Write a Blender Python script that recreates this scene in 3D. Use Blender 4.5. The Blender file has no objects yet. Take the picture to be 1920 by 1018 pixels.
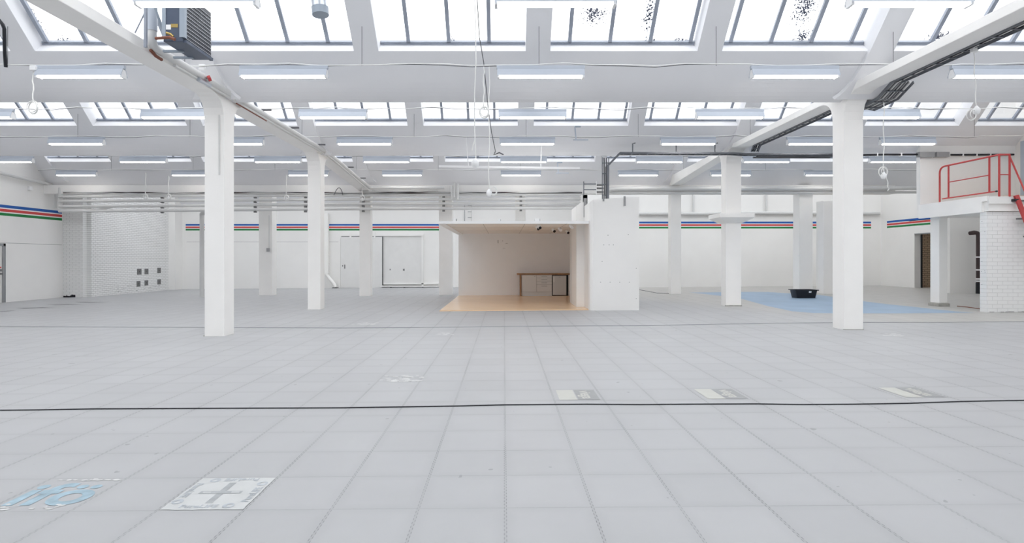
import bpy, bmesh, math, random
from mathutils import Vector, Matrix
random.seed(4)
S = bpy.context.scene
COL = S.collection
PI = math.pi
F, PX, PY, H = 1084.0, 945.0, 487.0, 1.4237      # lens in photo pixels, vanishing point, eye height
TILT = 0.0077                                     # the old floor falls very slightly towards -X

def fz(x): return TILT * x
def at(x, y, d): return Vector(((x - PX) * d / F, d, H + (PY - y) * d / F))
def onfloor(x, y):
    # point of the (slightly sloping) floor measured in the photo
    k = (PY - y) / F
    d = H / (TILT * (x - PX) / F - k)
    return Vector(((x - PX) * d / F, d, H + k * d))

# ------------------------------------------------------------------ materials
MATS = {}
def nt(name):
    m = bpy.data.materials.new(name); m.use_nodes = True
    n = m.node_tree.nodes; l = m.node_tree.links
    return m, n, l, n['Principled BSDF']
def plain(name, col, rough=0.55, metal=0.0, var=0.04, scale=3.0, bump=0.0, spec=0.4):
    m, n, l, b = nt(name)
    b.inputs['Roughness'].default_value = rough
    b.inputs['Metallic'].default_value = metal
    b.inputs['Specular IOR Level'].default_value = spec
    g = n.new('ShaderNodeNewGeometry')
    no = n.new('ShaderNodeTexNoise'); no.inputs['Scale'].default_value = scale; no.inputs['Detail'].default_value = 5
    l.new(g.outputs['Position'], no.inputs['Vector'])
    mr = n.new('ShaderNodeMapRange'); mr.inputs['From Min'].default_value = .3; mr.inputs['From Max'].default_value = .7
    mr.inputs['To Min'].default_value = 1 - var; mr.inputs['To Max'].default_value = 1 + var
    l.new(no.outputs['Fac'], mr.inputs['Value'])
    mx = n.new('ShaderNodeVectorMath'); mx.operation = 'SCALE'; mx.inputs[0].default_value = col
    l.new(mr.outputs[0], mx.inputs['Scale']); l.new(mx.outputs[0], b.inputs['Base Color'])
    if bump:
        bp = n.new('ShaderNodeBump'); bp.inputs['Strength'].default_value = bump; bp.inputs['Distance'].default_value = .01
        n2 = n.new('ShaderNodeTexNoise'); n2.inputs['Scale'].default_value = 40; n2.inputs['Detail'].default_value = 4
        l.new(g.outputs['Position'], n2.inputs['Vector']); l.new(n2.outputs['Fac'], bp.inputs['Height']); l.new(bp.outputs[0], b.inputs['Normal'])
    MATS[name] = m
    return m
def emit(name, col, st):
    m, n, l, b = nt(name)
    b.inputs['Base Color'].default_value = (*col, 1)
    b.inputs['Emission Color'].default_value = (*col, 1); b.inputs['Emission Strength'].default_value = st
    MATS[name] = m
    return m

plain('white_wall', (.86, .85, .83), .6, var=.02, scale=.8, bump=.05)
plain('ceiling_paint', (.81, .81, .825), .65, var=.02, scale=.7, bump=.08)
plain('column_paint', (.93, .915, .89), .55, var=.02, scale=1.5, bump=.08)
plain('pipe_paint', (.66, .66, .65), .45, var=.04, scale=2)
plain('steel_frame', (.33, .36, .42), .45, var=.08)
plain('lamp_white', (.48, .52, .585), .35, var=.01)
plain('cap_white', (.88, .88, .88), .4, var=.01)
plain('cable_white', (.80, .80, .78), .5, var=.05)
plain('cable_dark', (.12, .12, .13), .5, var=.1)
plain('black', (.012, .013, .018), .35, var=.1)
plain('tray_grey', (.16, .17, .19), .45, metal=.3, var=.15)
plain('heater_blue', (.075, .095, .14), .4, var=.06)
plain('heater_grey', (.33, .38, .44), .45, var=.05)
plain('louver_edge', (.72, .74, .78), .35, var=.05)
plain('louver_dark', (.025, .028, .04), .4, var=.1)
plain('steel_duct', (.55, .58, .63), .28, metal=.7, var=.05)
plain('red_paint', (.50, .06, .06), .4, var=.06)
plain('stripe_blue', (.014, .105, .40), .5, var=.03)
plain('stripe_red', (.62, .065, .065), .5, var=.03)
plain('stripe_green', (.012, .21, .055), .5, var=.03)
plain('door_grey', (.30, .31, .32), .45, var=.05)
plain('door_white', (.77, .765, .75), .5, var=.02)
plain('cabinet', (.74, .745, .74), .4, var=.01)
plain('groove', (.35, .35, .35), .6)
plain('oak_edge', (.36, .20, .11), .45, var=.15, scale=9)
plain('fridge', (.62, .62, .61), .35, metal=.35, var=.01)
plain('handle', (.36, .36, .37), .3, metal=.8)
plain('kitchen_white', (.90, .91, .915), .5, var=.01)
plain('soffit', (.86, .85, .83), .6, var=.02)
plain('plate_grey', (.17, .17, .17), .6, var=.2, scale=20)
plain('concrete', (.42, .41, .38), .8, var=.15, scale=10, bump=.3)
plain('timber', (.55, .40, .25), .55, var=.12, scale=8)
plain('blue_paint', (.29, .40, .53), .5, var=.08, scale=1.2)
plain('peel_white', (.62, .62, .61), .6, var=.06, scale=12)
plain('peel_blue', (.33, .45, .52), .6, var=.16, scale=14)
plain('poster_white', (.55, .56, .555), .5, var=.05, scale=6)
plain('poster_grey', (.36, .375, .385), .5, var=.14, scale=16)
plain('poster_ink', (.43, .46, .49), .5, var=.14, scale=16)
plain('sticker_cream', (.52, .52, .48), .5, var=.03, scale=8)
plain('sticker_grey', (.31, .312, .315), .5, var=.05, scale=8)
plain('brass', (.45, .33, .12), .3, metal=.8)
plain('rust', (.22, .08, .05), .6)
plain('label_white', (.85, .85, .85), .5)
plain('pale_blue_door', (.50, .56, .64), .5, var=.03)
plain('brown_pipe', (.055, .035, .035), .35, var=.1)
emit('tube_glow', (1.0, .96, .91), 12.0)

def brick_mat(name, c1, c2, mortar, w, h, mort, bump, axis):
    m, n, l, b = nt(name)
    b.inputs['Roughness'].default_value = .65
    g = n.new('ShaderNodeNewGeometry'); sx = n.new('ShaderNodeSeparateXYZ'); l.new(g.outputs['Position'], sx.inputs[0])
    cx = n.new('ShaderNodeCombineXYZ'); l.new(sx.outputs[axis], cx.inputs[0]); l.new(sx.outputs['Z'], cx.inputs[1])
    t = n.new('ShaderNodeTexBrick'); l.new(cx.outputs[0], t.inputs['Vector'])
    t.inputs['Color1'].default_value = (*c1, 1); t.inputs['Color2'].default_value = (*c2, 1); t.inputs['Mortar'].default_value = (*mortar, 1)
    t.inputs['Scale'].default_value = 1; t.inputs['Brick Width'].default_value = w; t.inputs['Row Height'].default_value = h
    t.inputs['Mortar Size'].default_value = mort; t.inputs['Mortar Smooth'].default_value = .3
    no = n.new('ShaderNodeTexNoise'); no.inputs['Scale'].default_value = 1.7; no.inputs['Detail'].default_value = 3
    l.new(g.outputs['Position'], no.inputs['Vector'])
    l.new(t.outputs['Color'], b.inputs['Base Color'])
    bp = n.new('ShaderNodeBump'); bp.inputs['Distance'].default_value = .012
    mm = n.new('ShaderNodeMath'); mm.operation = 'MULTIPLY'; mm.inputs[1].default_value = bump
    l.new(no.outputs['Fac'], mm.inputs[0]); l.new(mm.outputs[0], bp.inputs['Strength'])
    iv = n.new('ShaderNodeMath'); iv.operation = 'SUBTRACT'; iv.inputs[0].default_value = 1
    l.new(t.outputs['Fac'], iv.inputs[1]); l.new(iv.outputs[0], bp.inputs['Height']); l.new(bp.outputs[0], b.inputs['Normal'])
    MATS[name] = m
brick_mat('white_brick_side', (.85, .85, .84), (.87, .87, .86), (.54, .54, .53), .26, .083, .008, 1.6, 'Y')
brick_mat('white_brick_front', (.85, .85, .84), (.87, .87, .86), (.58, .58, .57), .26, .083, .006, 1.2, 'X')
brick_mat('block_front', (.87, .87, .86), (.87, .87, .86), (.73, .73, .72), .26, .098, .006, 1.2, 'X')
brick_mat('tan_brick', (.52, .38, .26), (.60, .45, .32), (.25, .19, .14), .26, .088, .016, 1.0, 'X')

def math_node(n, l, op, a, b=None, c=None):
    x = n.new('ShaderNodeMath'); x.operation = op
    for i, v in enumerate((a, b, c)):
        if v is None: continue
        if hasattr(v, 'links'): l.new(v, x.inputs[i])
        else: x.inputs[i].default_value = v
    return x.outputs[0]
def floor_material():
    m, n, l, b = nt('floor_tiles')
    M = lambda op, a, bb=None, c=None: math_node(n, l, op, a, bb, c)
    g = n.new('ShaderNodeNewGeometry'); s = n.new('ShaderNodeSeparateXYZ'); l.new(g.outputs['Position'], s.inputs[0])
    X, Y = s.outputs['X'], s.outputs['Y']
    u = M('MULTIPLY', M('SUBTRACT', X, .008), 2.0)
    v = M('MULTIPLY', M('SUBTRACT', Y, 3.317), 2.0)
    fu = M('SUBTRACT', u, M('ROUND', u)); fv = M('SUBTRACT', v, M('ROUND', v))      # distance to the seam, in tiles
    au, av = M('ABSOLUTE', fu), M('ABSOLUTE', fv)
    # interlocking teeth: two rows of short dashes along the seams
    dash = M('GREATER_THAN', M('FRACT', M('MULTIPLY', M('ADD', Y, M('MULTIPLY', M('SIGN', fu), .011)), 22.0)), .5)
    du = M('LESS_THAN', M('ABSOLUTE', M('SUBTRACT', au, .0128)), .0042)
    stitch = M('MULTIPLY', dash, du)
    soft_u = M('LESS_THAN', au, .017)
    wig = n.new('ShaderNodeTexNoise'); wig.inputs['Scale'].default_value = 24; l.new(g.outputs['Position'], wig.inputs['Vector'])
    off = M('MULTIPLY', M('SUBTRACT', wig.outputs['Fac'], .5), .03)
    soft_v = M('LESS_THAN', M('ABSOLUTE', M('ADD', fv, off)), .010)
    # how dirty each stretch of seam is
    dn = n.new('ShaderNodeTexNoise'); dn.inputs['Scale'].default_value = .9; dn.inputs['Detail'].default_value = 3; l.new(g.outputs['Position'], dn.inputs['Vector'])
    dirt = n.new('ShaderNodeMapRange'); l.new(dn.outputs['Fac'], dirt.inputs['Value'])
    dirt.inputs['From Min'].default_value = .35; dirt.inputs['From Max'].default_value = .65; dirt.inputs['To Min'].default_value = .35; dirt.inputs['To Max'].default_value = 1
    seam = M('MAXIMUM', M('MULTIPLY', soft_u, .13), M('MULTIPLY', soft_v, .17))
    seam = M('MULTIPLY', seam, dirt.outputs[0])
    seam = M('MAXIMUM', seam, M('MULTIPLY', stitch, M('MULTIPLY', dirt.outputs[0], .62)))
    # grime gathered along the edges of the tiles
    gr = M('MULTIPLY', M('SMOOTH_MAX', M('SUBTRACT', M('MAXIMUM', au, av), 0), 0, .05), 1.0)
    edge = n.new('ShaderNodeMapRange'); l.new(M('MINIMUM', au, av), edge.inputs['Value'])
    edge.inputs['From Min'].default_value = 0; edge.inputs['From Max'].default_value = .16; edge.inputs['To Min'].default_value = .055; edge.inputs['To Max'].default_value = 0
    # each tile its own tone
    cu = n.new('ShaderNodeCombineXYZ'); l.new(M('FLOOR', u), cu.inputs[0]); l.new(M('FLOOR', v), cu.inputs[1])
    wn = n.new('ShaderNodeTexWhiteNoise'); wn.noise_dimensions = '2D'; l.new(cu.outputs[0], wn.inputs['Vector'])
    tone = M('ADD', M('MULTIPLY', wn.outputs['Value'], .05), .975)
    n1 = n.new('ShaderNodeTexNoise'); n1.inputs['Scale'].default_value = 1.3; n1.inputs['Detail'].default_value = 6; n1.inputs['Roughness'].default_value = .62
    l.new(g.outputs['Position'], n1.inputs['Vector'])
    tone = M('MULTIPLY', tone, M('ADD', M('MULTIPLY', n1.outputs['Fac'], .14), .93))
    tone = M('SUBTRACT', tone, edge.outputs[0])
    # heel marks
    n2 = n.new('ShaderNodeTexNoise'); n2.inputs['Scale'].default_value = 8.0; n2.inputs['Detail'].default_value = 2; l.new(g.outputs['Position'], n2.inputs['Vector'])
    mk = M('MULTIPLY', M('GREATER_THAN', n2.outputs['Fac'], .745), .28)
    tone = M('MULTIPLY', tone, M('SUBTRACT', 1.0, M('MAXIMUM', seam, mk)))
    # bare concrete towards the platform corner
    ms = n.new('ShaderNodeMapRange'); ms.interpolation_type = 'SMOOTHSTEP'; l.new(M('ADD', X, M('MULTIPLY', Y, .45)), ms.inputs['Value'])
    ms.inputs['From Min'].default_value = 12.6; ms.inputs['From Max'].default_value = 15.6
    far = M('MULTIPLY', ms.outputs[0], M('GREATER_THAN', Y, 12.42))
    c = n.new('ShaderNodeMix'); c.data_type = 'RGBA'; l.new(far, c.inputs['Factor'])
    c.inputs[6].default_value = (.415, .419, .428, 1); c.inputs[7].default_value = (.46, .45, .43, 1)
    vm = n.new('ShaderNodeVectorMath'); vm.operation = 'SCALE'; l.new(c.outputs[2], vm.inputs[0]); l.new(tone, vm.inputs['Scale'])
    l.new(vm.outputs[0], b.inputs['Base Color'])
    b.inputs['Roughness'].default_value = .42; b.inputs['Specular IOR Level'].default_value = .35
    MATS['floor_tiles'] = m
floor_material()
def laminate():
    m, n, l, b = nt('laminate')
    M = lambda op, a, bb=None, c=None: math_node(n, l, op, a, bb, c)
    g = n.new('ShaderNodeNewGeometry'); s = n.new('ShaderNodeSeparateXYZ'); l.new(g.outputs['Position'], s.inputs[0])
    r = M('FLOOR', M('MULTIPLY', s.outputs['Y'], 5.2))
    cu = n.new('ShaderNodeCombineXYZ'); l.new(r, cu.inputs[0]); l.new(M('FLOOR', M('ADD', M('MULTIPLY', s.outputs['X'], .8), M('MULTIPLY', r, .37))), cu.inputs[1])
    wn = n.new('ShaderNodeTexWhiteNoise'); wn.noise_dimensions = '2D'; l.new(cu.outputs[0], wn.inputs['Vector'])
    no = n.new('ShaderNodeTexNoise'); no.inputs['Scale'].default_value = 6; no.inputs['Detail'].default_value = 5
    mp = n.new('ShaderNodeMapping'); mp.inputs['Scale'].default_value = (.5, 6, 1); l.new(g.outputs['Position'], mp.inputs[0]); l.new(mp.outputs[0], no.inputs['Vector'])
    t = M('ADD', M('ADD', M('MULTIPLY', wn.outputs['Value'], .08), .88), M('MULTIPLY', no.outputs['Fac'], .14))
    vm = n.new('ShaderNodeVectorMath'); vm.operation = 'SCALE'; vm.inputs[0].default_value = (.86, .61, .39); l.new(t, vm.inputs['Scale'])
    l.new(vm.outputs[0], b.inputs['Base Color']); b.inputs['Roughness'].default_value = .22; b.inputs['Specular IOR Level'].default_value = .45
    MATS['laminate'] = m
laminate()
def glass():
    # single glazing: lets the sky through, reflects a little, carries moss and dirt in a few spots
    m, n, l, b = nt('roof_glass')
    M = lambda op, a, bb=None, c=None: math_node(n, l, op, a, bb, c)
    out = n['Material Output']; n.remove(b)
    tr = n.new('ShaderNodeBsdfTransparent'); tr.inputs[0].default_value = (.965, .968, .975, 1)
    gl = n.new('ShaderNodeBsdfGlossy'); gl.inputs['Roughness'].default_value = .05
    mx = n.new('ShaderNodeMixShader'); mx.inputs[0].default_value = .04
    l.new(tr.outputs[0], mx.inputs[1]); l.new(gl.outputs[0], mx.inputs[2])
    g = n.new('ShaderNodeNewGeometry'); s = n.new('ShaderNodeSeparateXYZ'); l.new(g.outputs['Position'], s.inputs[0])
    n1 = n.new('ShaderNodeTexNoise'); n1.inputs['Scale'].default_value = 34; n1.inputs['Detail'].default_value = 6; n1.inputs['Roughness'].default_value = .7
    l.new(g.outputs['Position'], n1.inputs['Vector'])
    tot = None
    for (x, z, rx, rz) in MOSS:
        dx = M('DIVIDE', M('SUBTRACT', s.outputs['X'], x), rx); dz = M('DIVIDE', M('SUBTRACT', s.outputs['Z'], z), rz)
        dy = M('MULTIPLY', M('GREATER_THAN', M('ABSOLUTE', M('SUBTRACT', s.outputs['Y'], 9.8)), 1.6), 9)
        d = M('ADD', M('SQRT', M('ADD', M('MULTIPLY', dx, dx), M('MULTIPLY', dz, dz))), dy)
        k = M('MAXIMUM', M('SUBTRACT', 1.0, d), 0)
        tot = k if tot is None else M('MAXIMUM', tot, k)
    th = M('SUBTRACT', .63, M('MULTIPLY', tot, .17))
    fac = M('GREATER_THAN', n1.outputs['Fac'], th)
    fac = M('MULTIPLY', fac, M('GREATER_THAN', tot, 0.0))
    df = n.new('ShaderNodeBsdfDiffuse'); df.inputs[0].default_value = (.10, .11, .16, 1)
    m2 = n.new('ShaderNodeMixShader'); l.new(fac, m2.inputs[0]); l.new(mx.outputs[0], m2.inputs[1]); l.new(df.outputs[0], m2.inputs[2])
    l.new(m2.outputs[0], out.inputs['Surface'])
    MATS['roof_glass'] = m
MOSS = [(1.61, 5.86, .36, .22), (2.62, 5.85, .13, .42), (5.38, 5.95, .32, .36), (5.55, 5.56, .24, .14), (-8.55, 5.75, .18, .48), (-1.0, 5.5, .12, .10), (2.75, 5.5, .16, .07), (3.3, 5.5, .22, .06), (8.1, 5.55, .35, .12), (-8.2, 5.5, .2, .1)]
glass()

# ------------------------------------------------------------------ geometry helpers
class MB:
    def __init__(s): s.bm = bmesh.new()
    def box(s, x0, x1, y0, y1, z0, z1, skew=False):
        v = [s.bm.verts.new((x, y, z + (fz(x) if skew and z == z0 else 0))) for z in (z0, z1) for x, y in ((x0, y0), (x1, y0), (x1, y1), (x0, y1))]
        for f in ((3, 2, 1, 0), (4, 5, 6, 7), (0, 1, 5, 4), (1, 2, 6, 5), (2, 3, 7, 6), (3, 0, 4, 7)):
            s.bm.faces.new([v[i] for i in f])
        return s
    def obox(s, o, ax, ay, az):
        # oriented box: corner o, edge vectors
        o, ax, ay, az = map(Vector, (o, ax, ay, az))
        p = [o, o + ax, o + ax + ay, o + ay]; p += [q + az for q in p]
        v = [s.bm.verts.new(q) for q in p]
        for f in ((3, 2, 1, 0), (4, 5, 6, 7), (0, 1, 5, 4), (1, 2, 6, 5), (2, 3, 7, 6), (3, 0, 4, 7)):
            s.bm.faces.new([v[i] for i in f])
        return s
    def prism(s, pts, vec):
        # closed outline swept along vec
        vec = Vector(vec); a = [s.bm.verts.new(p) for p in pts]; b = [s.bm.verts.new(Vector(p) + vec) for p in pts]
        s.bm.faces.new(a); s.bm.faces.new(b[::-1]); n = len(a)
        for i in range(n): s.bm.faces.new((a[i], b[i], b[(i + 1) % n], a[(i + 1) % n]))
        return s
    def tube(s, pts, r, seg=10, cap=True):
        pts = [Vector(p) for p in pts]; rings = []; n = len(pts)
        up = None
        for i, p in enumerate(pts):
            t = (pts[min(i + 1, n - 1)] - pts[max(i - 1, 0)]).normalized()
            if up is None:
                up = Vector((0, 0, 1)) if abs(t.z) < .9 else Vector((1, 0, 0))
            side = t.cross(up)
            if side.length < 1e-4: side = t.orthogonal()
            side.normalize(); up = side.cross(t).normalized()
            k = 1.0
            if 0 < i < n - 1:
                c = (pts[i] - pts[i - 1]).normalized().dot((pts[i + 1] - pts[i]).normalized())
                k = 1 / max(.6, math.sqrt((1 + c) / 2))
            rr = r if not isinstance(r, (list, tuple)) else r[i]
            rings.append([s.bm.verts.new(p + (side * math.cos(a) + up * math.sin(a)) * rr * (k if k < 1.3 else 1)) for a in (2 * PI * j / seg for j in range(seg))])
        for a, b in zip(rings, rings[1:]):
            for j in range(seg): s.bm.faces.new((a[j], a[(j + 1) % seg], b[(j + 1) % seg], b[j]))
        if cap:
            s.bm.faces.new(rings[0][::-1]); s.bm.faces.new(rings[-1])
        return s
    def build(s, name, mat, parent=None, smooth=False, bevel=0.0):
        bmesh.ops.recalc_face_normals(s.bm, faces=s.bm.faces)
        me = bpy.data.meshes.new(name); s.bm.to_mesh(me); s.bm.free()
        me.materials.append(MATS[mat])
        if smooth:
            for p in me.polygons: p.use_smooth = True
            try: me.set_sharp_from_angle(angle=math.radians(40))
            except Exception: pass
        o = bpy.data.objects.new(name, me); COL.objects.link(o)
        if parent:
            o.parent = parent; o.matrix_parent_inverse = parent_inv(parent)
        if bevel:
            b = o.modifiers.new('bevel', 'BEVEL'); b.width = bevel; b.segments = 2; b.limit_method = 'ANGLE'
        return o
def parent_inv(p):
    def world(q):
        m = Matrix.Translation(q.location)
        return world(q.parent) @ q.matrix_parent_inverse @ m if q.parent else m
    return world(p).inverted()
def tag(o, label=None, cat=None, group=None, kind=None):
    if label: o['label'] = label
    if cat: o['category'] = cat
    if group: o['group'] = group
    if kind: o['kind'] = kind
    return o
def thing(name, loc, label, cat, group=None):
    o = bpy.data.objects.new(name, None); COL.objects.link(o); o.location = loc; o.empty_display_size = .1
    return tag(o, label, cat, group)
def struct(o): o['kind'] = 'structure'; return o
def sempty(name, loc):
    o = bpy.data.objects.new(name, None); COL.objects.link(o); o.location = loc; o.empty_display_size = .1
    return struct(o)
def copy_tree(src, dloc, parent=None):
    c = src.copy(); COL.objects.link(c)
    if parent is None: c.location = src.location + Vector(dloc)
    else:
        c.parent = parent; c.matrix_parent_inverse = src.matrix_parent_inverse.copy()
    for ch in list(src.children): copy_tree(ch, dloc, c)
    return c
def arc(p0, p1, p2, n=6):
    p0, p1, p2 = map(Vector, (p0, p1, p2))
    return [((1 - t) ** 2) * p0 + 2 * t * (1 - t) * p1 + t * t * p2 for t in (i / n for i in range(n + 1))]
def text_mesh(txt, size, mat, name, parent, M, thick=0.0):
    cu = bpy.data.curves.new(name, 'FONT'); cu.body = txt; cu.size = size; cu.align_x = 'CENTER'; cu.align_y = 'CENTER'
    cu.offset = .004 * size / .1 * .6
    o = bpy.data.objects.new(name, cu); COL.objects.link(o)
    dg = bpy.context.evaluated_depsgraph_get(); me = bpy.data.meshes.new_from_object(o.evaluated_get(dg))
    bpy.data.objects.remove(o)
    me.transform(M)
    for v in me.vertices: v.co.z = fz(v.co.x) + v.co.z
    me.name = name; me.materials.clear(); me.materials.append(MATS[mat])
    o = bpy.data.objects.new(name, me); COL.objects.link(o)
    o.parent = parent; o.matrix_parent_inverse = parent_inv(parent)
    return o

# ------------------------------------------------------------------ the shell
XL, XR, XRR = -18.35, 15.0, 18.75
YB_L, YB_R, YFRONT = 30.6, 28.75, -6.6
m = MB()
NX, NY = 24, 2
gx = [-18.6 + i * (20.5 + 18.6) / NX for i in range(NX + 1)]; gy = [-6.8, 12, 31]
vs = [[m.bm.verts.new((x, y, fz(x))) for x in gx] for y in gy]
for j in range(2):
    for i in range(NX): m.bm.faces.new((vs[j][i], vs[j][i + 1], vs[j + 1][i + 1], vs[j + 1][i]))
floor = struct(m.build('floor', 'floor_tiles'))

def wall(name, x0, x1, y0, y1, z0, z1, mat='white_wall'):
    return struct(MB().box(x0, x1, y0, y1, z0, z1).build(name, mat))
wall_left = wall('wall_left', XL - .2, XL, YFRONT, 24.05, -.3, 8.2)
wall('wall_left_corner', XL - .2, -17.52, 24.05, 24.3, -.3, 8.2, 'white_brick_front')
wall_brick = wall('wall_left_brick', -17.6, -17.35, 24.3, 30.0, -.3, 8.2, 'white_brick_side')
wall('wall_left_pier', -17.4, -17.02, 29.9, 30.7, -.3, 8.2)
wall_back = wall('wall_back_left', -17.7, 4.6, YB_L, YB_L + .25, -.3, 8.2)
wall_back_r = wall('wall_back_right', 3.95, 20.5, YB_R, YB_R + .2, -.3, 8.2)
wall('wall_back_return', 3.95, 4.15, YB_R, YB_L, -.3, 8.2)
wall('wall_front', XL - .2, XR + .2, YFRONT - .2, YFRONT, -.3, 8.2)
wall_right = wall('wall_right', XR, XR + .2, YFRONT, 17.0, -.3, 8.2)
wall('wall_right_upper', 12.2, XR + .2, 16.95, 17.1, 2.9, 8.2)
wu = bpy.data.objects['wall_right_upper']
for xa, xb in ((12.08, 12.52), (12.58, 12.95)): MB().box(xa, xb, 16.80, 16.95, 4.42, 4.56).build('capping_block', 'sticker_grey', wu)
# wall of the bay behind the platform, with the doorway
D0, D1, DT = 24.7, 26.4, 2.60
struct(MB().box(XRR, XRR + .25, D1, YB_R, -.3, 8.2).box(XRR, XRR + .25, 22.3, D0, -.3, 8.2).box(XRR, XRR + .25, D0, D1, DT, 8.2).build('wall_right_rear', 'white_wall'))
wall('wall_light_block_outer', XRR, XRR + .25, 16.9, 22.3, -.1, 8.2)  # unseen wall added to keep open sky light off the bay
wall('wall_light_block_end', XR + .2, XRR + .25, 16.9, 17.1, -.1, 8.2)  # unseen closing wall, invented to stop light leaking into the bay
wall('wall_right_bay', 17.2, XRR + .1, 22.3, 22.45, -.1, 4.4)
wall('wall_beyond_doorway', XRR + .02, 22.5, 26.62, 26.8, -.1, 3.2, 'tan_brick')
wall('wall_corridor', 22.3, 22.5, 22, 26.8, -.1, 3.2)
wall('ceiling_corridor', XRR, 22.5, 22, 26.8, 3.2, 3.3)
wall('wall_corridor_end', XRR, 22.5, 21.9, 22.1, -.1, 3.2)
wall('floor_corridor', XRR, 22.5, 22, 26.8, .0, .146, 'concrete')

def stripes(parent, kind, runs):
    for nm, mat, z0, z1 in kind:
        for q in runs:
            a, b, c, d = q
            MB().box(a, b, c, d, z0, z1).build(nm, mat, parent)
BACK = (('blue_stripe', 'stripe_blue', 3.225, 3.315), ('red_stripe', 'stripe_red', 3.10, 3.185), ('green_stripe', 'stripe_green', 2.975, 3.06))
stripes(wall_back, BACK, [(-16.85, 3.9, YB_L - .004, YB_L + .01)])
stripes(wall_back_r, tuple((a, b, z0 + .005, z1 + .005) for a, b, z0, z1 in BACK), [(4.0, 18.25, YB_R - .004, YB_R + .01)])
stripes(bpy.data.objects['wall_right_rear'], BACK, [(XRR - .004, XRR + .01, 22.35, 28.3)])
LEFT = (('blue_stripe', 'stripe_blue', 3.335, 3.44), ('red_stripe', 'stripe_red', 3.19, 3.29), ('green_stripe', 'stripe_green', 3.045, 3.145))
stripes(wall_left, LEFT, [(XL - .01, XL + .004, YFRONT, 24.0)])
MB().box(XL - .01, XL + .003, 12, 24.0, 2.035, 2.05).build('panel_joint', 'groove', wall_left)
MB().box(-16.8, -7, YB_L - .003, YB_L + .01, 2.37, 2.382).build('panel_joint', 'groove', wall_back)
# broken plaster at the foot of the brick corner
cb = bpy.data.objects['wall_left_corner']
m = MB()
for i in range(9):
    x = -18.33 + i * .055; m.box(x, x + .06, 24.046, 24.06, -.15, -.06 + random.uniform(-.03, .04))
m.build('broken_patch', 'black', cb)
m = MB()
for i in range(26):
    y = 25.6 + random.random() * 3.6; z = random.uniform(-.05, .22); m.box(-17.352, -17.343, y, y + random.uniform(.03, .16), z, z + random.uniform(.006, .02))
m.build('peeling_patch', 'groove', wall_brick)

# ------------------------------------------------------------------ roof: rows of 45 degree gables with glazing
RIBC = [.62 + 3.14 * k for k in range(-7, 8)]
RW = .45
VAL = [-6.55, -.6, 5.35, 11.25, 17.15, 23.2, 30.3]
ZV = 4.54
X0, X1 = -18.6, 20.6
SL = Vector((0, -1, 1)).normalized()       # up the visible slope
NL = Vector((0, 1, 1)).normalized()        # outwards
SB = Vector((0, 1, 1)).normalized()        # up the rear slope
NB = Vector((0, -1, 1)).normalized()
TH = .35
A0 = .962                                  # along-slope start of the glazing
roof = MB()
wins = []
def slope_local(base, s, n, S_, N_): return Vector(base) + S_ * s + N_ * n
def opening_edges():
    e = []
    for a, b in zip(RIBC, RIBC[1:]): e.append((a + RW / 2, b - RW / 2))
    return e
OPEN = opening_edges()
for yv0, yv1 in zip(VAL, VAL[1:]):
    L = 3.35; ridge = (yv1 - L / math.sqrt(2), ZV + .02 + L / math.sqrt(2))
    # inner line of the visible slope passes through (yv1-.68, 5.24)
    base = (X0, yv1 - .0, ZV + .02)
    AE = L - .42
    zb = ZV if yv1 < 23 else 4.28
    # solid foot of the visible slope with the rounded valley
    def pt(s, n, base=base): q = slope_local(base, s, n, SL, NL); return Vector((X0, q.y, q.z))
    foot = [pt(A0, 0)] + arc(pt(.45, 0), pt(.10, 0), Vector((X0, yv1 + .2, zb)), 6) + [Vector((X0, yv1 + .2, ZV + .5)), pt(A0, TH)]
    roof.prism(foot, (X1 - X0, 0, 0))
    roof.prism([pt(AE, 0), pt(L, 0), pt(L, TH), pt(AE, TH)], (X1 - X0, 0, 0))
    # rear slope down to the previous valley: unseen glazing added to brighten the hall
    e0 = Vector((X0, yv0 + .2, ZV)); e1 = pt(L, 0); e2 = pt(L, TH); e3 = Vector((X0, yv0 + .2, ZV + .42))
    rl = (e1 - e0); RL = rl.length; SR = rl.normalized(); NR = Vector((0, -SR.z, SR.y))
    def pr(s, n, e0=e0, SR=SR, NR=NR): q = e0 + SR * s + NR * n; return Vector((X0, q.y, q.z))
    rear = True
    ra, rb = (.35, 2.2) if 12 < yv1 < 18 else (.3, 1.4) if 18 < yv1 < 24 else (.8, RL - .4)
    if rear:
        roof.prism([pr(0, 0), pr(ra, 0), pr(ra, TH), pr(0, TH)], (X1 - X0, 0, 0))
        roof.prism([pr(rb, 0), e1, e2, pr(rb, TH)], (X1 - X0, 0, 0))
    else:
        roof.prism([e0, e1, e2, e3], (X1 - X0, 0, 0))
    if True:
        for (xa, xb) in OPEN:
            if xa > (17 if yv1 > 18 else 15):  # unseen openings filled solid to hold back stray daylight
                roof.prism([Vector((xa, v.y, v.z)) for v in (pt(A0, 0), pt(AE, 0), pt(AE, TH), pt(A0, TH))], (xb - xa, 0, 0))
                if rear: roof.prism([Vector((xa, v.y, v.z)) for v in (pr(ra, 0), pr(rb, 0), pr(rb, TH), pr(ra, TH))], (xb - xa, 0, 0))
    for c in RIBC:
        w = RW / 2
        for (P, a, b) in ((pt, A0, AE),) + (((pr, ra, rb),) if rear else ()):
            q = [P(a, 0), P(b, 0), P(b, TH), P(a, TH)]
            roof.prism([Vector((c - w, v.y, v.z)) for v in q], (2 * w, 0, 0))
    wins.append((yv1, pt, A0, AE, SL, NL))
    if rear: wins.append((yv1, pr, ra, rb, SR, NR))  # unseen rear windows, added for extra daylight on camera-facing sides
ceiling = struct(roof.build('ceiling', 'ceiling_paint'))
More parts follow.
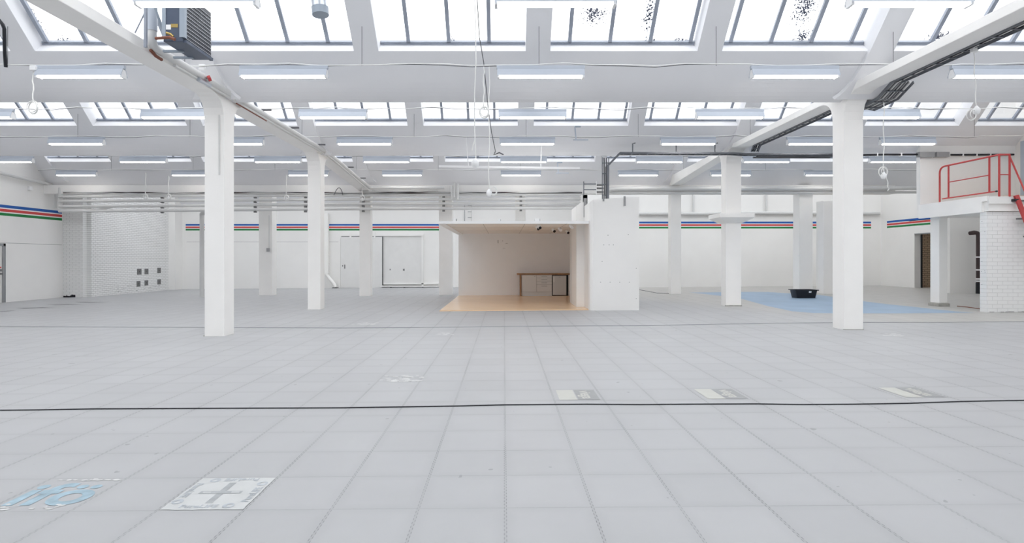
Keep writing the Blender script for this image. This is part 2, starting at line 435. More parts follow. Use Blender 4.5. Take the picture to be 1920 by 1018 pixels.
# down-stand over the third column row
struct(MB().box(XL, 15.6, 23.05, 23.45, 4.06, 4.40).build('trim_1', 'white_wall'))
# glazing: a window per opening, the unseen added rear ones too
BARS = [-1.77 + .7465 * k for k in range(-24, 32)]
wn = 0
for (yv1, P, a0, ae, Sd, Nd) in wins:
    for (xa, xb) in OPEN:
        if xb < -18.3 or xa > 19 or xa > (17 if yv1 > 18 else 15): continue
        wn += 1
        c = P(a0, .3); w = sempty('window_%d' % wn, (0.5 * (xa + xb), c.y, c.z))
        pts = [P(a0, .325), P(ae, .325), P(ae, .331), P(a0, .331)]
        MB().prism([Vector((xa, p.y, p.z)) for p in pts], (xb - xa, 0, 0)).build('pane', 'roof_glass', w)
        b = MB()
        for x in BARS:
            if xa < x < xb:
                q = P(a0 + .02, .265); b.obox((x - .022, q.y, q.z), (.044, 0, 0), Sd * (ae - a0 - .03), Nd * .06)
                q = P(a0 + .02, .25); b.obox((x - .035, q.y, q.z), (.07, 0, 0), Sd * (ae - a0 - .03), Nd * .016)
        q = P(a0 + .002, .25); b.obox((xa + .004, q.y, q.z), (xb - xa - .008, 0, 0), Sd * .055, Nd * .07)
        q = P(a0 + .002, .235); b.obox((xa + .004, q.y, q.z), (xb - xa - .008, 0, 0), Sd * .025, Nd * .02)
        b.build('glazing_bars', 'steel_frame', w)

# ------------------------------------------------------------------ columns and beams
def column(x0, x1, y0, y1, ztop, label, fillet=.0, zb=None, group='white concrete columns', fb=True):
    zb = zb or ztop
    if fillet:
        f = fillet
        a = [Vector((x0, y0, -.25)), Vector((x0, y0, zb - f))] + arc((x0, y0, zb - f), (x0, y0, zb), (x0, y0 - f, zb))[1:]
        if fb:
            a += arc((x0, y1 + f, zb), (x0, y1, zb), (x0, y1, zb - f))
        else:
            a += [Vector((x0, y1, zb))]
        a += [Vector((x0, y1, -.25))]
        pts = a
    else:
        pts = [Vector((x0, y0, -.25)), Vector((x0, y0, zb)), Vector((x0, y1, zb)), Vector((x0, y1, -.25))]
    t = thing('column', ((x0 + x1) / 2, (y0 + y1) / 2, fz(x0)), label, 'column', group)
    MB().prism(pts, (x1 - x0, 0, 0)).build('shaft', 'column_paint', t, bevel=.012)
    return t
ZL, ZR = 4.55, 4.66
colA = column(-5.75, -5.37, 11.1, 11.5, ZL, 'large white concrete column nearest the camera under the beam with the fan heater', .5)
colB = column(-5.80, -5.42, 17.08, 17.46, ZL, 'white concrete column, second in line under the fan heater beam', .5)
colC = column(-5.84, -5.40, 23.35, 23.75, 4.2, 'slim white concrete column standing in front of the sliding door')
colD = column(6.66, 7.04, 11.33, 11.72, ZR, 'large white concrete column nearest the camera under the cable tray beam', .5)
colE = column(6.55, 7.00, 17.06, 17.44, ZR, 'white concrete column with a flared collar, second under the cable tray beam', .5)
colF = column(6.70, 7.11, 23.2, 23.6, 4.36, 'white concrete column between the kitchen pier and the flared collar column')
colG = column(-10.35, -9.79, 24.4, 24.9, 4.2, 'white concrete column carrying a small switch box, in front of the rear striped wall')
colH = column(-2.66, -2.12, 23.65, 24.1, 4.2, 'white concrete column beside the open corner of the kitchen nook')
colI = column(.46, .88, 23.8, 24.2, 4.2, 'white column seen only above the kitchen ceiling panel')
colJ = column(11.80, 12.34, 23.1, 23.6, 4.4, 'white concrete column directly behind the black tub')
colK = column(12.42, 13.5, 22.5, 23.0, 3.72, 'broad white pier standing just beyond the black tub')
colL = column(-17.98, -17.50, 24.77, 25.2, 4.2, 'white concrete column against the white brick corner')
colM = column(12.42, 12.66, 16.5, 16.85, 2.66, 'slim white column holding up the red railed platform')
# flared collar
cx0, cx1, cy0, cy1 = 6.55, 7.00, 17.06, 17.44
m = MB(); a = .28
ring = lambda e, z: [(cx0 - e, cy0 - e, z), (cx1 + e, cy0 - e, z), (cx1 + e, cy1 + e, z), (cx0 - e, cy1 + e, z)]
lv = [[m.bm.verts.new(p) for p in ring(e, z)] for e, z in ((.0, 2.50), (.08, 2.53), (a, 2.66), (a, 2.78), (.0, 2.78))]
for p, q in zip(lv, lv[1:]):
    for j in range(4): m.bm.faces.new((p[j], p[(j + 1) % 4], q[(j + 1) % 4], q[j]))
m.build('collar', 'column_paint', colE)
# crumbled plinth of the platform column
MB().box(12.38, 12.70, 16.45, 16.9, fz(12.4) - .02, fz(12.4) + .10).build('plinth', 'concrete', colM, bevel=.03)
m = MB().box(6.53, 7.02, 17.04, 17.1, fz(6.6) - .02, fz(6.6) + .035); m.build('chipped_foot', 'concrete', colE, bevel=.01)
m = MB().box(-5.77, -5.745, 11.09, 11.5, -.05, -.03).box(6.65, 7.05, 11.32, 11.34, fz(6.7) - .02, fz(6.7) + .012); m.build('chipped_foot', 'concrete', colD)
# conduit on the first column
MB().tube([(-5.46, 11.085, 4.2), (-5.46, 11.085, 3.05)], .012, 6).build('conduit', 'pipe_paint', colA)
# shadow-grey paint bands where old panels met the rear columns
def beam(name, x0, x1, prof_b, prof_t, label):
    pts = [Vector((x0, y, z)) for y, z in prof_b] + [Vector((x0, y, z)) for y, z in prof_t[::-1]]
    o = MB().prism(pts, (x1 - x0, 0, 0)).build(name, 'column_paint', bevel=.01)
    return tag(o, label, 'beam', 'long ceiling beams')
beam('ceiling_beam', -5.78, -5.37, [(YFRONT, ZL), (17.6, ZL), (23.3, 4.15)], [(YFRONT, ZL + .16), (17.6, ZL + .16), (23.3, 4.40)], 'long white concrete ceiling beam with a heating pipe and fan heater on it')
beam('ceiling_beam', 6.66, 7.04, [(YFRONT, ZR), (17.6, ZR), (23.3, 4.36)], [(YFRONT, ZR + .15), (17.6, ZR + .15), (23.3, ZR + .12)], 'long white concrete ceiling beam followed by a dark cable tray')
# sloping ribs that rise from the columns, flared where they meet the valley
m = MB()
for yv1 in VAL[3:6]:
    base = Vector((0, yv1, ZV + .02))
    for c, w in ((-5.575, .20), (6.85, .20), (-17.9, .2)):
        out = []
        prof = [(0.02, .46), (.10, .39), (.22, .32), (.38, .27), (.58, .245), (.80, .21), (1.0, .20), (4.0, .20)]
        L = 3.3
        lo = [(s if s < 4 else L, ww) for s, ww in prof]
        pts = [Vector((c - ww, 0, 0)) + base + SL * s - NL * .07 for s, ww in lo] + [Vector((c + ww, 0, 0)) + base + SL * s - NL * .07 for s, ww in lo[::-1]]
        m.prism(pts, NL * .09)
struct(m.build('trim_2', 'ceiling_paint'))

# ------------------------------------------------------------------ hanging strip lights
ROWY = [7.35, 10.25, 13.2, 16.2, 19.2, 22.2]
LZ = 4.64
def make_lamp():
    t = thing('strip_light', (0, 0, LZ), '', 'ceiling light', 'hanging fluorescent strip lights')
    h = .78
    MB().box(-h, h, -.03, .03, LZ + .165, LZ + .22).build('mounting_rail', 'lamp_white', t)
    o = [(-.092, .03), (-.075, .075), (-.04, .16), (.04, .16), (.075, .075), (.092, .03)]
    i = [(.087, .03), (.070, .072), (.036, .154), (-.036, .154), (-.070, .072), (-.087, .03)]
    MB().prism([Vector((-h + .01, y, LZ + z)) for y, z in o + i], (2 * h - .02, 0, 0)).build('reflector', 'lamp_white', t)
    for y in (-.036, .036):
        MB().tube([(-h + .05, y, LZ + .022), (h - .05, y, LZ + .022)], .015, 8).build('tube', 'tube_glow', t, smooth=True)
    for s in (-1, 1):
        x = s * (h - .03)
        MB().prism([Vector((x - .018, y, LZ + z)) for y, z in ((-.068, .0), (.068, .0), (.068, .07), (.034, .15), (-.034, .15), (-.068, .07))], (.036, 0, 0)).build('end_cap', 'cap_white', t)
    return t
XNAME = {-16.4: 'closest to the big striped wall', -11.97: 'over the white brick corner side', -7.5: 'just outside the heater beam',
         -3.9: 'between heater beam and hanging cords', .65: 'in line with the kitchen nook', 5.15: 'just inside the cable tray beam',
         8.7: 'just beyond the cable tray beam', 11.3: 'on the platform side', 12.9: 'on the platform side'}
RNAME = ['cut by the view\'s top edge', 'in the second hanging row', 'in the third hanging row', 'in the fourth hanging row', 'in the fifth hanging row', 'in the sixth, farthest row']
LAMPS = [[-3.9, .65, 5.15], [-7.5, -3.9, .65, 5.15, 8.7], [-11.97, -7.5, -3.9, .65, 5.15, 8.7], [-11.97, -7.5, -3.9, .65, 5.15, 8.7, 11.3],
         [-16.4, -11.97, -7.5, -3.9, .65, 5.15, 8.7, 12.9], [-16.4, -11.97, -7.5, -3.9, .65, 5.15, 8.7, 12.3]]
proto = make_lamp()
used = False
for r, xs in enumerate(LAMPS):
    for x in xs:
        d = Vector((x, ROWY[r], 0))
        if not used: L_ = proto; L_.location = proto.location + d; used = True; base_loc = L_.location.copy()
        else:
            L_ = copy_tree(proto, d - (base_loc - Vector((0, 0, LZ))))
        L_['label'] = 'white strip light %s, %s' % (RNAME[r], XNAME.get(x, 'on the platform side'))
L_ = copy_tree(proto, Vector((20.7, 24.4, -1.80)) - (base_loc - Vector((0, 0, LZ))))  # extra lamp out of view, added to light the brick behind the doorway
L_['label'] = 'added unseen white strip light brightening the tan brick corridor beyond the open doorway'; L_['group'] = 'added corridor light'
# ------------------------------------------------------------------ cables that carry the light rows
RN = ['first row, at the top edge of the view', 'second row', 'third row', 'fourth row', 'fifth row', 'sixth row']
for r, y in enumerate(ROWY):
    if r == 0: continue
    xa, xb = -17.9, 14.6
    if r > 3: xb = 17
    t = thing('light_cable', ((xa + xb) / 2, y, LZ + .225), 'thin sagging cable strung along the %s of strip lights' % RN[r], 'cable', 'cables along the light rows')
    pts = []
    n = 60
    for i in range(n + 1):
        x = xa + (xb - xa) * i / n
        pts.append((x, y, LZ + .245 + .018 * math.sin(i * 1.3) + .012 * math.sin(i * 2.9 + r)))
    MB().tube(pts, .009, 6).build('cable', 'cable_white', t)
    pts2 = [(x, yy + .012, z - .010 + .012 * math.sin(x * 1.9)) for x, yy, z in pts]
    MB().tube(pts2, .006, 6).build('feed_wire', 'cable_dark', t)
    # hanging wires up to the ribs
    vi = [v for v in VAL if v > y][0]
    s_z = lambda yy: ZV + .02 + (vi - yy)
    rear = s_z(y) > 6.75
    for k, c in enumerate(RIBC):
        if not (xa < c < xb): continue
        z1 = s_z(y) if not rear else 0
        if rear: continue
        MB().tube([(c, y, LZ + .22), (c, y, z1)], .005, 5).build('hanger_wire', 'cable_dark', t)

# ------------------------------------------------------------------ hanging sockets and cords
def coil(c, r, n, seg=18, tilt=.3, wob=.12):
    pts = []
    for i in range(n * seg + 1):
        a = 2 * PI * i / seg
        k = 1 + wob * math.sin(a * .37 + 1)
        pts.append(Vector((c.x + math.cos(a) * r * k * .8, c.y + math.sin(a * .5) * .03, c.z + math.sin(a) * r * k)))
    return pts
def socket_cord(x, y0, y1, d, label, coil_at=None, cr=.10, plug=True, cat='power cord', r=.011, dx=0, tail=None):
    a = at(x, y0, d); b = at(x + dx, y1, d)
    t = thing('hanging_power_cord', a, label, cat, 'hanging power cords')
    n = 8
    MB().tube([a.lerp(b, i / n) + Vector((.012 * math.sin(i * 1.7), 0, 0)) for i in range(n + 1)], r, 6).build('cord', 'cable_white', t)
    if coil_at:
        c = at(*coil_at, d); MB().tube(coil(c, cr, 3), r * .9, 6).build('coil', 'cable_white', t, smooth=True)
    if plug:
        p = b
        MB().tube([p + Vector((0, 0, .05)), p + Vector((0, 0, .03)), p, p + Vector((0, 0, -.05)), p + Vector((0, 0, -.075))], [.015, .028, .05, .046, .025], 12).build('socket', 'cap_white', t, smooth=True)
    if tail:
        MB().tube([at(*q, d) for q in tail], r, 6).build('loose_end', 'cable_white', t)
    return t
socket_cord(62, 128, 192, 10.25, 'white cord with a coiled loop hanging beside the black wall conduit', (61, 201), .105, plug=False)
socket_cord(891, -200, 304, 7.6, 'long white cord with tied-off end and bulb-shaped plug, hanging before the white batten', tail=[(891, 262), (887, 272), (885, 282)], r=.008)
socket_cord(907, 125, 205, 10.25, 'short white cord ending in a round coil before the second skylight row', (908, 210), .095, plug=False)
socket_cord(917, 125, 360, 10.25, 'white cord with open loops and a plug hanging in front of the rear heating pipes', (925, 358), .075, r=.008)
socket_cord(1657, 192, 328, 10.6, 'white cord with coil and curled tail beside the large cable tray beam column', (1657, 322), .085, plug=True, tail=[(1660, 330), (1665, 342), (1664, 350), (1667, 354), (1664, 358)], r=.008)
socket_cord(1826, 98, 205, 8.86, 'cord with a pale coil hanging from the sloping cable tray', (1823, 215), .075, plug=True, dx=5, r=.007)
for x, y0, y1, lb in ((273, 324, 370, 'beside the white brick corner'), (316, 330, 370, 'before the white brick wall'), (537, 328, 372, 'by the column with the switch box'), (679, 350, 372, 'above the sliding door')):
    socket_cord(x, y0, y1, 22.3, 'small white socket on a short cord %s' % lb, (x, y1 - 1), .10, plug=True, r=.018)
# loose diagonal cable above
t = thing('slack_cable', at(893, 0, 9.2), 'slack dark cable dropping diagonally behind the long white cords', 'cable')
MB().tube([at(891, -60, 8.2), at(899, 70, 9.5), at(907, 118, 10.25), at(915, 200, 10.6), at(922, 250, 10.75), at(929, 284, 10.8)], .007, 6).build('cable', 'cable_dark', t)
MB().tube([at(929, 284, 10.8), at(926, 290, 10.8), at(932, 288, 10.8), at(936, 286, 10.8), at(944, 290, 10.8)], .012, 6).build('tangle', 'cable_dark', t)
# white timber batten hung under the second valley
t = thing('hanging_batten', at(955, 313, 16.7), 'long thin white batten hung level on two rods', 'batten')
a, b = at(823, 312, 16.7), at(1087, 315.5, 16.7)
m = MB(); m.obox(a + Vector((0, -.03, -.028)), b - a, (0, .06, 0), (0, 0, .056)); m.build('bar', 'cap_white', t)
MB().tube([at(874, 257, 16.7), at(878.5, 314, 16.7)], .014, 6).build('hanging_rod', 'cap_white', t)
MB().tube([at(1015.5, 270, 16.7), at(1014, 313, 16.7)], .016, 6).build('hanging_rod', 'cap_white', t)
# small ceiling brackets holding rods
for x, y, d, lb, w in ((1078, 238, 16.2, 'small white ceiling bracket above the fourth row of lights', 10), (1045, 305, 19.0, 'small white ceiling bracket under the third skylight row', 8)):
    t = thing('ceiling_bracket', at(x, y, d), lb, 'bracket')
    MB().tube([at(x, y, d), at(x + 2, y + 24 * w / 10, d)], .022, 6).build('rod', 'lamp_white', t)
    p = at(x, y, d); MB().box(p.x, p.x + .16, p.y - .03, p.y + .03, p.z - .01, p.z + .02).build('plate', 'heater_grey', t)
    q = at(x + 2, y + 24 * w / 10, d); MB().box(q.x - .08, q.x + .34, q.y - .02, q.y + .02, q.z - .02, q.z + .01).build('arm', 'lamp_white', t)

# ------------------------------------------------------------------ fan heater, bracket, pipes on the heater beam
d1 = 8.2
xr = (345 - PX) * d1 / F; xl = (306 - PX) * d1 / F; yb0, yb1 = d1, d1 * 1.093
zbot = at(0, 78, d1).z; ztop = zbot + .73
t = thing('fan_heater', ((xl + xr) / 2, (yb0 + yb1) / 2, zbot), 'dark blue louvered fan heater hung beside the ceiling beam', 'heater')
MB().box(xl, xr - .02, yb0, yb1, zbot, ztop).build('housing', 'heater_blue', t, bevel=.01)
MB().box(xr - .06, xr + .012, yb0 - .012, yb0 + .05, zbot + .06, ztop + .005).build('corner_frame', 'heater_grey', t)
MB().box(xl - .012, xl + .04, yb0 - .012, yb0 + .05, zbot + .06, ztop + .005).build('corner_frame', 'heater_grey', t)
MB().box(xr - .02, xr - .004, yb0 + .04, yb1, zbot + .03, ztop).build('grille_back', 'louver_dark', t)
m = MB(); k = 0
z = zbot + .06
while z < ztop - .03:
    m.obox((xr - .004, yb0 + .05, z), (.012, 0, -.003), (0, yb1 - yb0 - .05, 0), (0, 0, .005)); z += .054
m.build('louvers', 'louver_edge', t)
MB().box(xr - .03, xr + .02, yb0 + .03, yb1 + .02, zbot - .005, zbot + .035).build('bottom_lip', 'heater_blue', t)
MB().box(xl + .02, xl + .11, yb0 - .004, yb0 + .01, zbot + .17, zbot + .24).build('rating_label', 'label_white', t)
MB().box(xl + .11, xl + .21, yb0 - .004, yb0 + .01, zbot + .20, zbot + .25).build('warning_label', 'brass', t)
MB().tube([at(292, 72, 8.15), at(318, 70, 8.1), at(328, 74, 8.1)], .022, 8).build('pipe_stub', 'rust', t)
MB().tube([(xl + .08, yb0 - .06, zbot + .10), (xl + .14, yb0 - .06, zbot + .08), (xl + .17, yb0 - .05, zbot + .05)], .018, 8).build('valve', 'brass', t)
m = MB()
for yy in (yb0 + .1, yb1 - .1): m.tube([(xl + .1, yy, ztop), (xl + .1, yy, 6.2)], .012, 6)
m.build('hanging_rods', 'steel_frame', t)
for dy in (.35, .62): MB().obox((-5.05, yb0 + dy, zbot - .02), (.30, 0, 0), (0, .04, 0), (0, 0, .03)).build('support_arm', 'heater_grey', t)
# perforated strut and brace
t = thing('steel_strut', at(273, 75, 8.3), 'slotted steel strut with a diagonal brace standing on the heater beam', 'bracket')
a = at(273, 76, 8.3); m = MB().box(a.x - .018, a.x + .018, a.y - .018, a.y + .018, a.z - .1, a.z + 1.6)
m.build('post', 'steel_frame', t)
MB().tube([at(253, 62, 8.3), at(271, 25, 8.3)], .010, 6).build('brace', 'steel_frame', t)
MB().tube([at(290, 12, 8.3), at(306, 60, 8.4)], .016, 6).build('brace', 'heater_grey', t)
# heating pipe: drops, bends, follows the beam, then turns along the last valley
xp = -5.29
p = at(286, 90, 8.15); yv = p.y
path = [(xp + .02, 8.66, 6.4), (xp + .02, 8.66, 4.85)] + [tuple(q) for q in arc((xp + .02, 8.66, 4.76), (xp, 8.67, 4.63), (xp, 8.82, 4.63), 4)] + [(xp, 17.6, 4.63), (xp, 22.4, 4.27)]
path += [tuple(q) for q in arc((xp, 22.5, 4.265), (xp, 22.75, 4.26), (xp + .2, 22.75, 4.26), 4)] + [(-2.35, 22.75, 4.26)]
t = thing('heating_pipe', (xp, 8, 4.6), 'white insulated heating pipe running along the heater beam then across to the rear', 'pipe')
MB().tube(path, .062, 12).build('pipe', 'pipe_paint', t, smooth=True)
MB().tube([(xp + .02, 8.66, 6.4), (xp + .02, 8.66, 4.95), (xp + .02, 8.66, 4.85)], .072, 12).build('lagging', 'lamp_white', t, smooth=True)
MB().tube([(xp - .01, 9.3, 4.555), (xp - .01, 17.6, 4.555), (xp - .01, 22.6, 4.16), (xp + .1, 22.8, 4.15), (-2.6, 22.8, 4.15)], .028, 8).build('return_pipe', 'pipe_paint', t, smooth=True)
m = MB()
for y in (12.6, 14.3, 16.4, 19.5, 21.2): z = 4.63 if y < 17.6 else 4.63 - (y - 17.6) / 4.8 * .36; m.box(xp - .02, xp + .22, y - .02, y + .02, z + .04, z + .075)
m.build('pipe_hanger', 'cable_dark', t)
q = Vector((xp + .03, 10.05, 4.60))
MB().tube([q + Vector((0, -.1, -.07)), q + Vector((.02, .25, -.07))], .04, 8).build('valve_body', 'steel_duct', t)
MB().tube([q + Vector((.06, .1, 0)), q + Vector((.10, .12, .02))], .05, 10).build('valve_wheel', 'red_paint', t)
MB().tube([(xp - .03, 8.70, 4.58), (xp - .02, 8.82, 4.53), (xp - .01, 8.95, 4.52)], .024, 8).build('copper_cap', 'rust', t)
MB().tube([(xp - .01, 11.45, 4.52), (xp - .01, 12.9, 4.52)], .012, 6).build('copper_line', 'rust', t)
# junction box over the pipe
p = at(379, 126, 10.3); t = thing('junction_box', p, 'white junction box on the light cable above the heating pipe valve', 'box')
MB().box(p.x - .05, p.x + .055, p.y - .03, p.y + .03, p.z - .05, p.z + .05).build('box', 'cap_white', t, bevel=.008)
p = at(63, 128, 10.2); t = thing('junction_box', p, 'white junction box at the head of the coiled cord by the black conduit', 'box')
MB().box(p.x - .055, p.x + .055, p.y - .03, p.y + .03, p.z - .04, p.z + .04).build('box', 'cap_white', t, bevel=.008)
# black conduit on the slope at the edge
t = thing('black_conduit', at(10, 128, 10.2), 'black cable conduit bent down the roof slope to the light cable', 'cable')
MB().tube([at(-12, 25, 9.95), at(0, 40, 10.0), at(5, 46, 10.0), at(8, 54, 10.02), at(9, 100, 10.15), at(11, 126, 10.22)], .028, 8).build('cable', 'black', t, smooth=True)
# silver flexible duct
t = thing('ventilation_duct', at(598, 30, 8.6), 'ribbed silver ventilation duct hanging down in front of the skylight', 'duct')
c0 = at(601, 27, 8.6); ax = Vector((-.10, .05, 1)).normalized()
pts, rr = [], []
for i in range(30):
    s = .10 + i * .055; pts.append(c0 + ax * s); rr.append(.118 if i % 2 else .124)
MB().tube(pts, rr, 20).build('flexible_hose', 'steel_duct', t, smooth=True)
MB().tube([c0 - ax * .01, c0 + ax * .11], .122, 20).build('end_sleeve', 'heater_grey', t, smooth=True)
m = MB()
for i in (3, 6, 7, 11, 15): m.tube([c0 + ax * (.10 + i * .055), c0 + ax * (.112 + i * .055)], .127, 20)
m.build('clamp_ring', 'steel_frame', t)

# ------------------------------------------------------------------ rear heating pipes
def xpipe(pts, r, label, mat='pipe_paint', nm='heating_pipe', group='rear heating pipes', clips=()):
    t = thing(nm, pts[0], label, 'pipe', group)
    MB().tube(pts, r, 12).build('pipe', mat, t, smooth=True)
    if clips:
        m = MB()
        for x, y, z in clips: m.box(x - .05, x + .05, y - .03, y + .06, z - .10, z + .02)
        m.build('pipe_clip', 'plate_grey', t)
    return t
PD = 23.0
names = ['topmost of the four rear heating pipes, just under the roof edge', 'second of the four rear heating pipes counted from above', 'third of the four rear heating pipes counted from above', 'lowest of the four rear heating pipes, above the stripes']
zz = [(3.955, 4.0), (3.77, 3.83), (3.56, 3.655), (3.375, 3.455)]
for (za, zb_), nm in zip(zz, names):
    pts = [(-17.7, PD, za - .02), (-14, PD, za), (-6.5, PD, zb_ - .01), (2.6, PD, zb_ + .02), (3.05, PD, zb_ + .02)]
    cl = [(x, PD, za + (zb_ - za) * (x + 14) / 14) for x in (-13.6, -9.9, -7.9, -5.6, -2.4, .67)]
    xpipe(pts, .058, 'white ' + nm, clips=cl)
# drops that gather at the corner of the striped wall
xpipe([(-18.2, 19.6, 4.60), (-18.2, 20.5, 4.58), (-18.2, 23.55, 4.43), (-18.12, 23.62, 4.38), (-17.75, 23.3, 4.36), (-17.72, 23.1, 4.28), (-17.72, 23.0, 3.40)], .062, 'white pipe along the striped wall turning down beside the brick corner')
xpipe([(-18.1, 23.35, 4.36), (-18.1, 23.35, 3.52)], .06, 'short upright white pipe close to the corner of the striped wall')
xpipe([(-17.72, 23.0, 3.42), (-16.2, 23.05, 3.40), (-15.5, 23.02, 3.56)], .055, 'thin white pipe joining the lower rear pipes at the brick corner')
# vertical drops by the kitchen
for x, z0, z1, lb in ((847, 372, 348, 'first'), (852, 370, 342, 'second'), (858, 374, 345, 'third')):
    a = at(x, z0, 22.6); b = at(x, z1, 22.6)
    xpipe([a, b], .055 if x != 847 else .04, '%s of three short upright white pipes beyond the hanging batten' % lb)
# pipes over the bay beyond the kitchen pier
xpipe([(4.05, 22.85, 3.95), (4.05, 22.85, 4.1), (4.2, 22.85, 4.22), (4.4, 22.85, 4.24), (16.6, 22.85, 4.25)], .085, 'thick white pipe starting above the kitchen pier and running behind the flared column', group='rear heating pipes')
xpipe([(4.3, 22.95, 4.08), (16.6, 22.95, 4.1)], .05, 'thin white pipe just below the thick pipe behind the flared column')
xpipe([(4.0, YB_R - .12, 3.72), (9.5, YB_R - .12, 3.70), (12, YB_R - .12, 3.74), (16.9, YB_R - .12, 3.73), (18.6, YB_R - .12, 3.72)], .085, 'grey-white pipe along the rear wall above the stripes beyond the kitchen pier')
for x, lb in ((1300, 'between the plain column and the flared column'), (1437, 'between the flared column and the tub column'), (1691, 'next to the big column with the cable tray')):
    a = at(x, 399, YB_R - .1); b = at(x, 366, YB_R - .1); b.z += .5
    xpipe([a, b], .05, 'thin upright conduit on the rear wall %s' % lb, nm='wall_conduit', group='wall conduits')
# free-standing drain pipe
xpipe([(-12.33, 23.6, -.1), (-12.33, 23.6, 3.10), (-12.3, 23.55, 3.28), (-12.15, 23.4, 3.36), (-11.9, 23.2, 3.37)], .085, 'white upright drain pipe standing beside the large heater beam column', nm='drain_pipe', group=None)
# square duct with diagonal outlet near the sliding door
t = thing('rain_pipe', at(612, 500, YB_L - .15), 'white downpipe with slanting outlet next to the sliding door', 'pipe')
a = at(612, 400, YB_L - .2); b = at(612, 512, YB_L - .2)
MB().box(a.x - .11, a.x + .10, YB_L - .28, YB_L - .05, b.z, a.z).build('downpipe', 'column_paint', t, bevel=.01)
c = at(612, 514, YB_L - .2); d = at(627, 533, YB_L - .3); e = at(629, 538, YB_L - .3)
MB().tube([c, c.lerp(d, .5), d, e], .085, 10).build('outlet', 'column_paint', t, smooth=True)
for yy in (478, 492, 512): q = at(612, yy, YB_L - .2); MB().box(q.x - .13, q.x + .12, YB_L - .3, YB_L - .04, q.z - .03, q.z + .03).build('joint_collar', 'column_paint', t)
MB().box(e.x - .14, e.x + .12, e.y - .1, e.y + .15, fz(e.x) - .02, fz(e.x) + .05).build('drain_grate', 'plate_grey', t)
# old cables on the roof edge above the rear pipes
t = thing('cable_bundle', (-8, 22.95, 4.07), 'bundle of old brown cables lying above the rear pipes', 'cable')
for k in range(3):
    n = 60; pts = []
    for i in range(n + 1):
        x = -17.5 + i * 20.6 / n
        pts.append((x, 22.96 - .02 * k, 4.085 + .012 * math.sin(i * .9 + k * 2) + .02 * k * math.sin(i * .31 + k)))
    MB().tube(pts, (.022, .018, .014)[k], 6).build('cable', ('brown_pipe', 'cable_dark', 'pipe_paint')[k], t)
MB().tube(arc(at(626, 366, 22.9), at(637, 338, 22.9), at(643, 366, 22.9), 8), .014, 6).build('cable_loop', 'cable_dark', t)

# ------------------------------------------------------------------ cable trays
def ladder(name, path, side, label, rung=.28, h=.05, cables=4, mat='tray_grey', up=Vector((0, 0, 1)), cable_mats=('black', 'cable_dark', 'black', 'cable_white')):
    path = [Vector(p) for p in path]; side = Vector(side)
    t = thing(name, path[0], label, 'cable tray', 'cable trays')
    for s in (-.5, .5):
        m = MB()
        for a, b in zip(path, path[1:]):
            dr = (b - a).normalized(); nn = side.normalized().cross(dr).normalized()
            o = a + side * s - side.normalized() * .008 - nn * h / 2
            m.obox(o - dr * .01, b - a + dr * .02, side.normalized() * .016, nn * h)
        m.build('side_rail', mat, t)
    for a, b in zip(path, path[1:]):
        L = (b - a).length; dr = (b - a).normalized(); nn = side.normalized().cross(dr).normalized(); k = max(1, int(L / rung))
        for i in range(k):
            p = a + dr * (L * (i + .5) / k); MB().obox(p - side * .5 - dr * .012 - nn * .02, side, dr * .024, nn * .014).build('rung', mat, t)
    for c in range(cables):
        f = (c + .6) / (cables + .2) - .5
        pts = []
        for a, b in zip(path, path[1:]):
            nn = side.normalized().cross((b - a).normalized()).normalized()
            k = max(1, int((b - a).length / .5))
            for i in range(k):
                p = a.lerp(b, i / k); pts.append(p + side * f * .8 + nn * (.012 + .006 * random.random()) + side * .06 * (random.random() - .5))
        pts.append(path[-1] + side * f * .8)
        MB().tube(pts, .016, 6).build('cable', cable_mats[c % len(cable_mats)], t)
    return t
ladder('cable_tray', [(7.14, 4.5, 4.66), (7.14, 10.52, 4.66)], (.20, 0, 0), 'dark cable ladder under the near end of the long concrete beam', cables=5)
ladder('cable_tray', [(7.27, 10.55, 4.66), (7.30, 11.0, 4.49), (7.30, 11.7, 4.46), (7.27, 12.1, 4.62)], (.40, 0, 0), 'wide sagging cable ladder full of pale cables beside the large column', cables=14, rung=.3, cable_mats=('sticker_grey', 'black', 'sticker_grey', 'pipe_paint', 'cable_dark'))
ladder('cable_tray', [(7.14, 12.15, 4.66), (7.14, 16.3, 4.66), (7.2, 16.6, 4.54)], (.20, 0, 0), 'dark cable ladder along the beam between the two large columns', cables=5)
tr = ladder('cable_tray', [(10.15, 16.75, 4.48), (6.98, 16.75, 4.47), (6.98 - .4, 16.72, 4.49), (3.35, 16.72, 4.50), (2.98, 16.75, 4.12), (2.98, 16.75, 3.16)], (0, .2, 0),
       'dark cable ladder crossing under the roof and dropping to the kitchen pier', rung=.22, cables=3)
m = MB()
for x in (3.72, 4.98, 6.1): m.tube([(x, 16.72, 4.52), (x, 16.72, 4.78), (x + .08, 16.72, 4.80)], .015, 6)
m.build('hanger', 'tray_grey', tr)
# extra upright ladder face seen from the front
t = ladder('cable_tray', [(2.98, 16.98, 4.42), (2.98, 16.98, 3.16)], (.19, 0, 0), 'upright cable ladder standing on top of the kitchen pier', rung=.26, cables=2)
t = ladder('cable_tray', [(7.35, 16.9, 4.44), (9.6, 16.9, 4.44)], (0, .30, 0), 'short wide cable tray just beyond the flared column', rung=.3, cables=3)
t = thing('cable_run', (10, 16.9, 4.47), 'thin black cable run on white clips towards the red railed platform', 'cable')
MB().tube([(9.5, 16.9, 4.46), (11.2, 16.9, 4.50), (12.2, 16.9, 4.50), (13.2, 16.9, 4.49), (14.9, 16.9, 4.50)], .028, 8).build('cable', 'black', t)
m = MB()
for x in (10.2, 10.9, 11.6, 13.0, 13.4, 13.8, 14.2): m.box(x - .015, x + .015, 16.86, 16.95, 4.45, 4.54)
m.build('clip', 'cap_white', t)
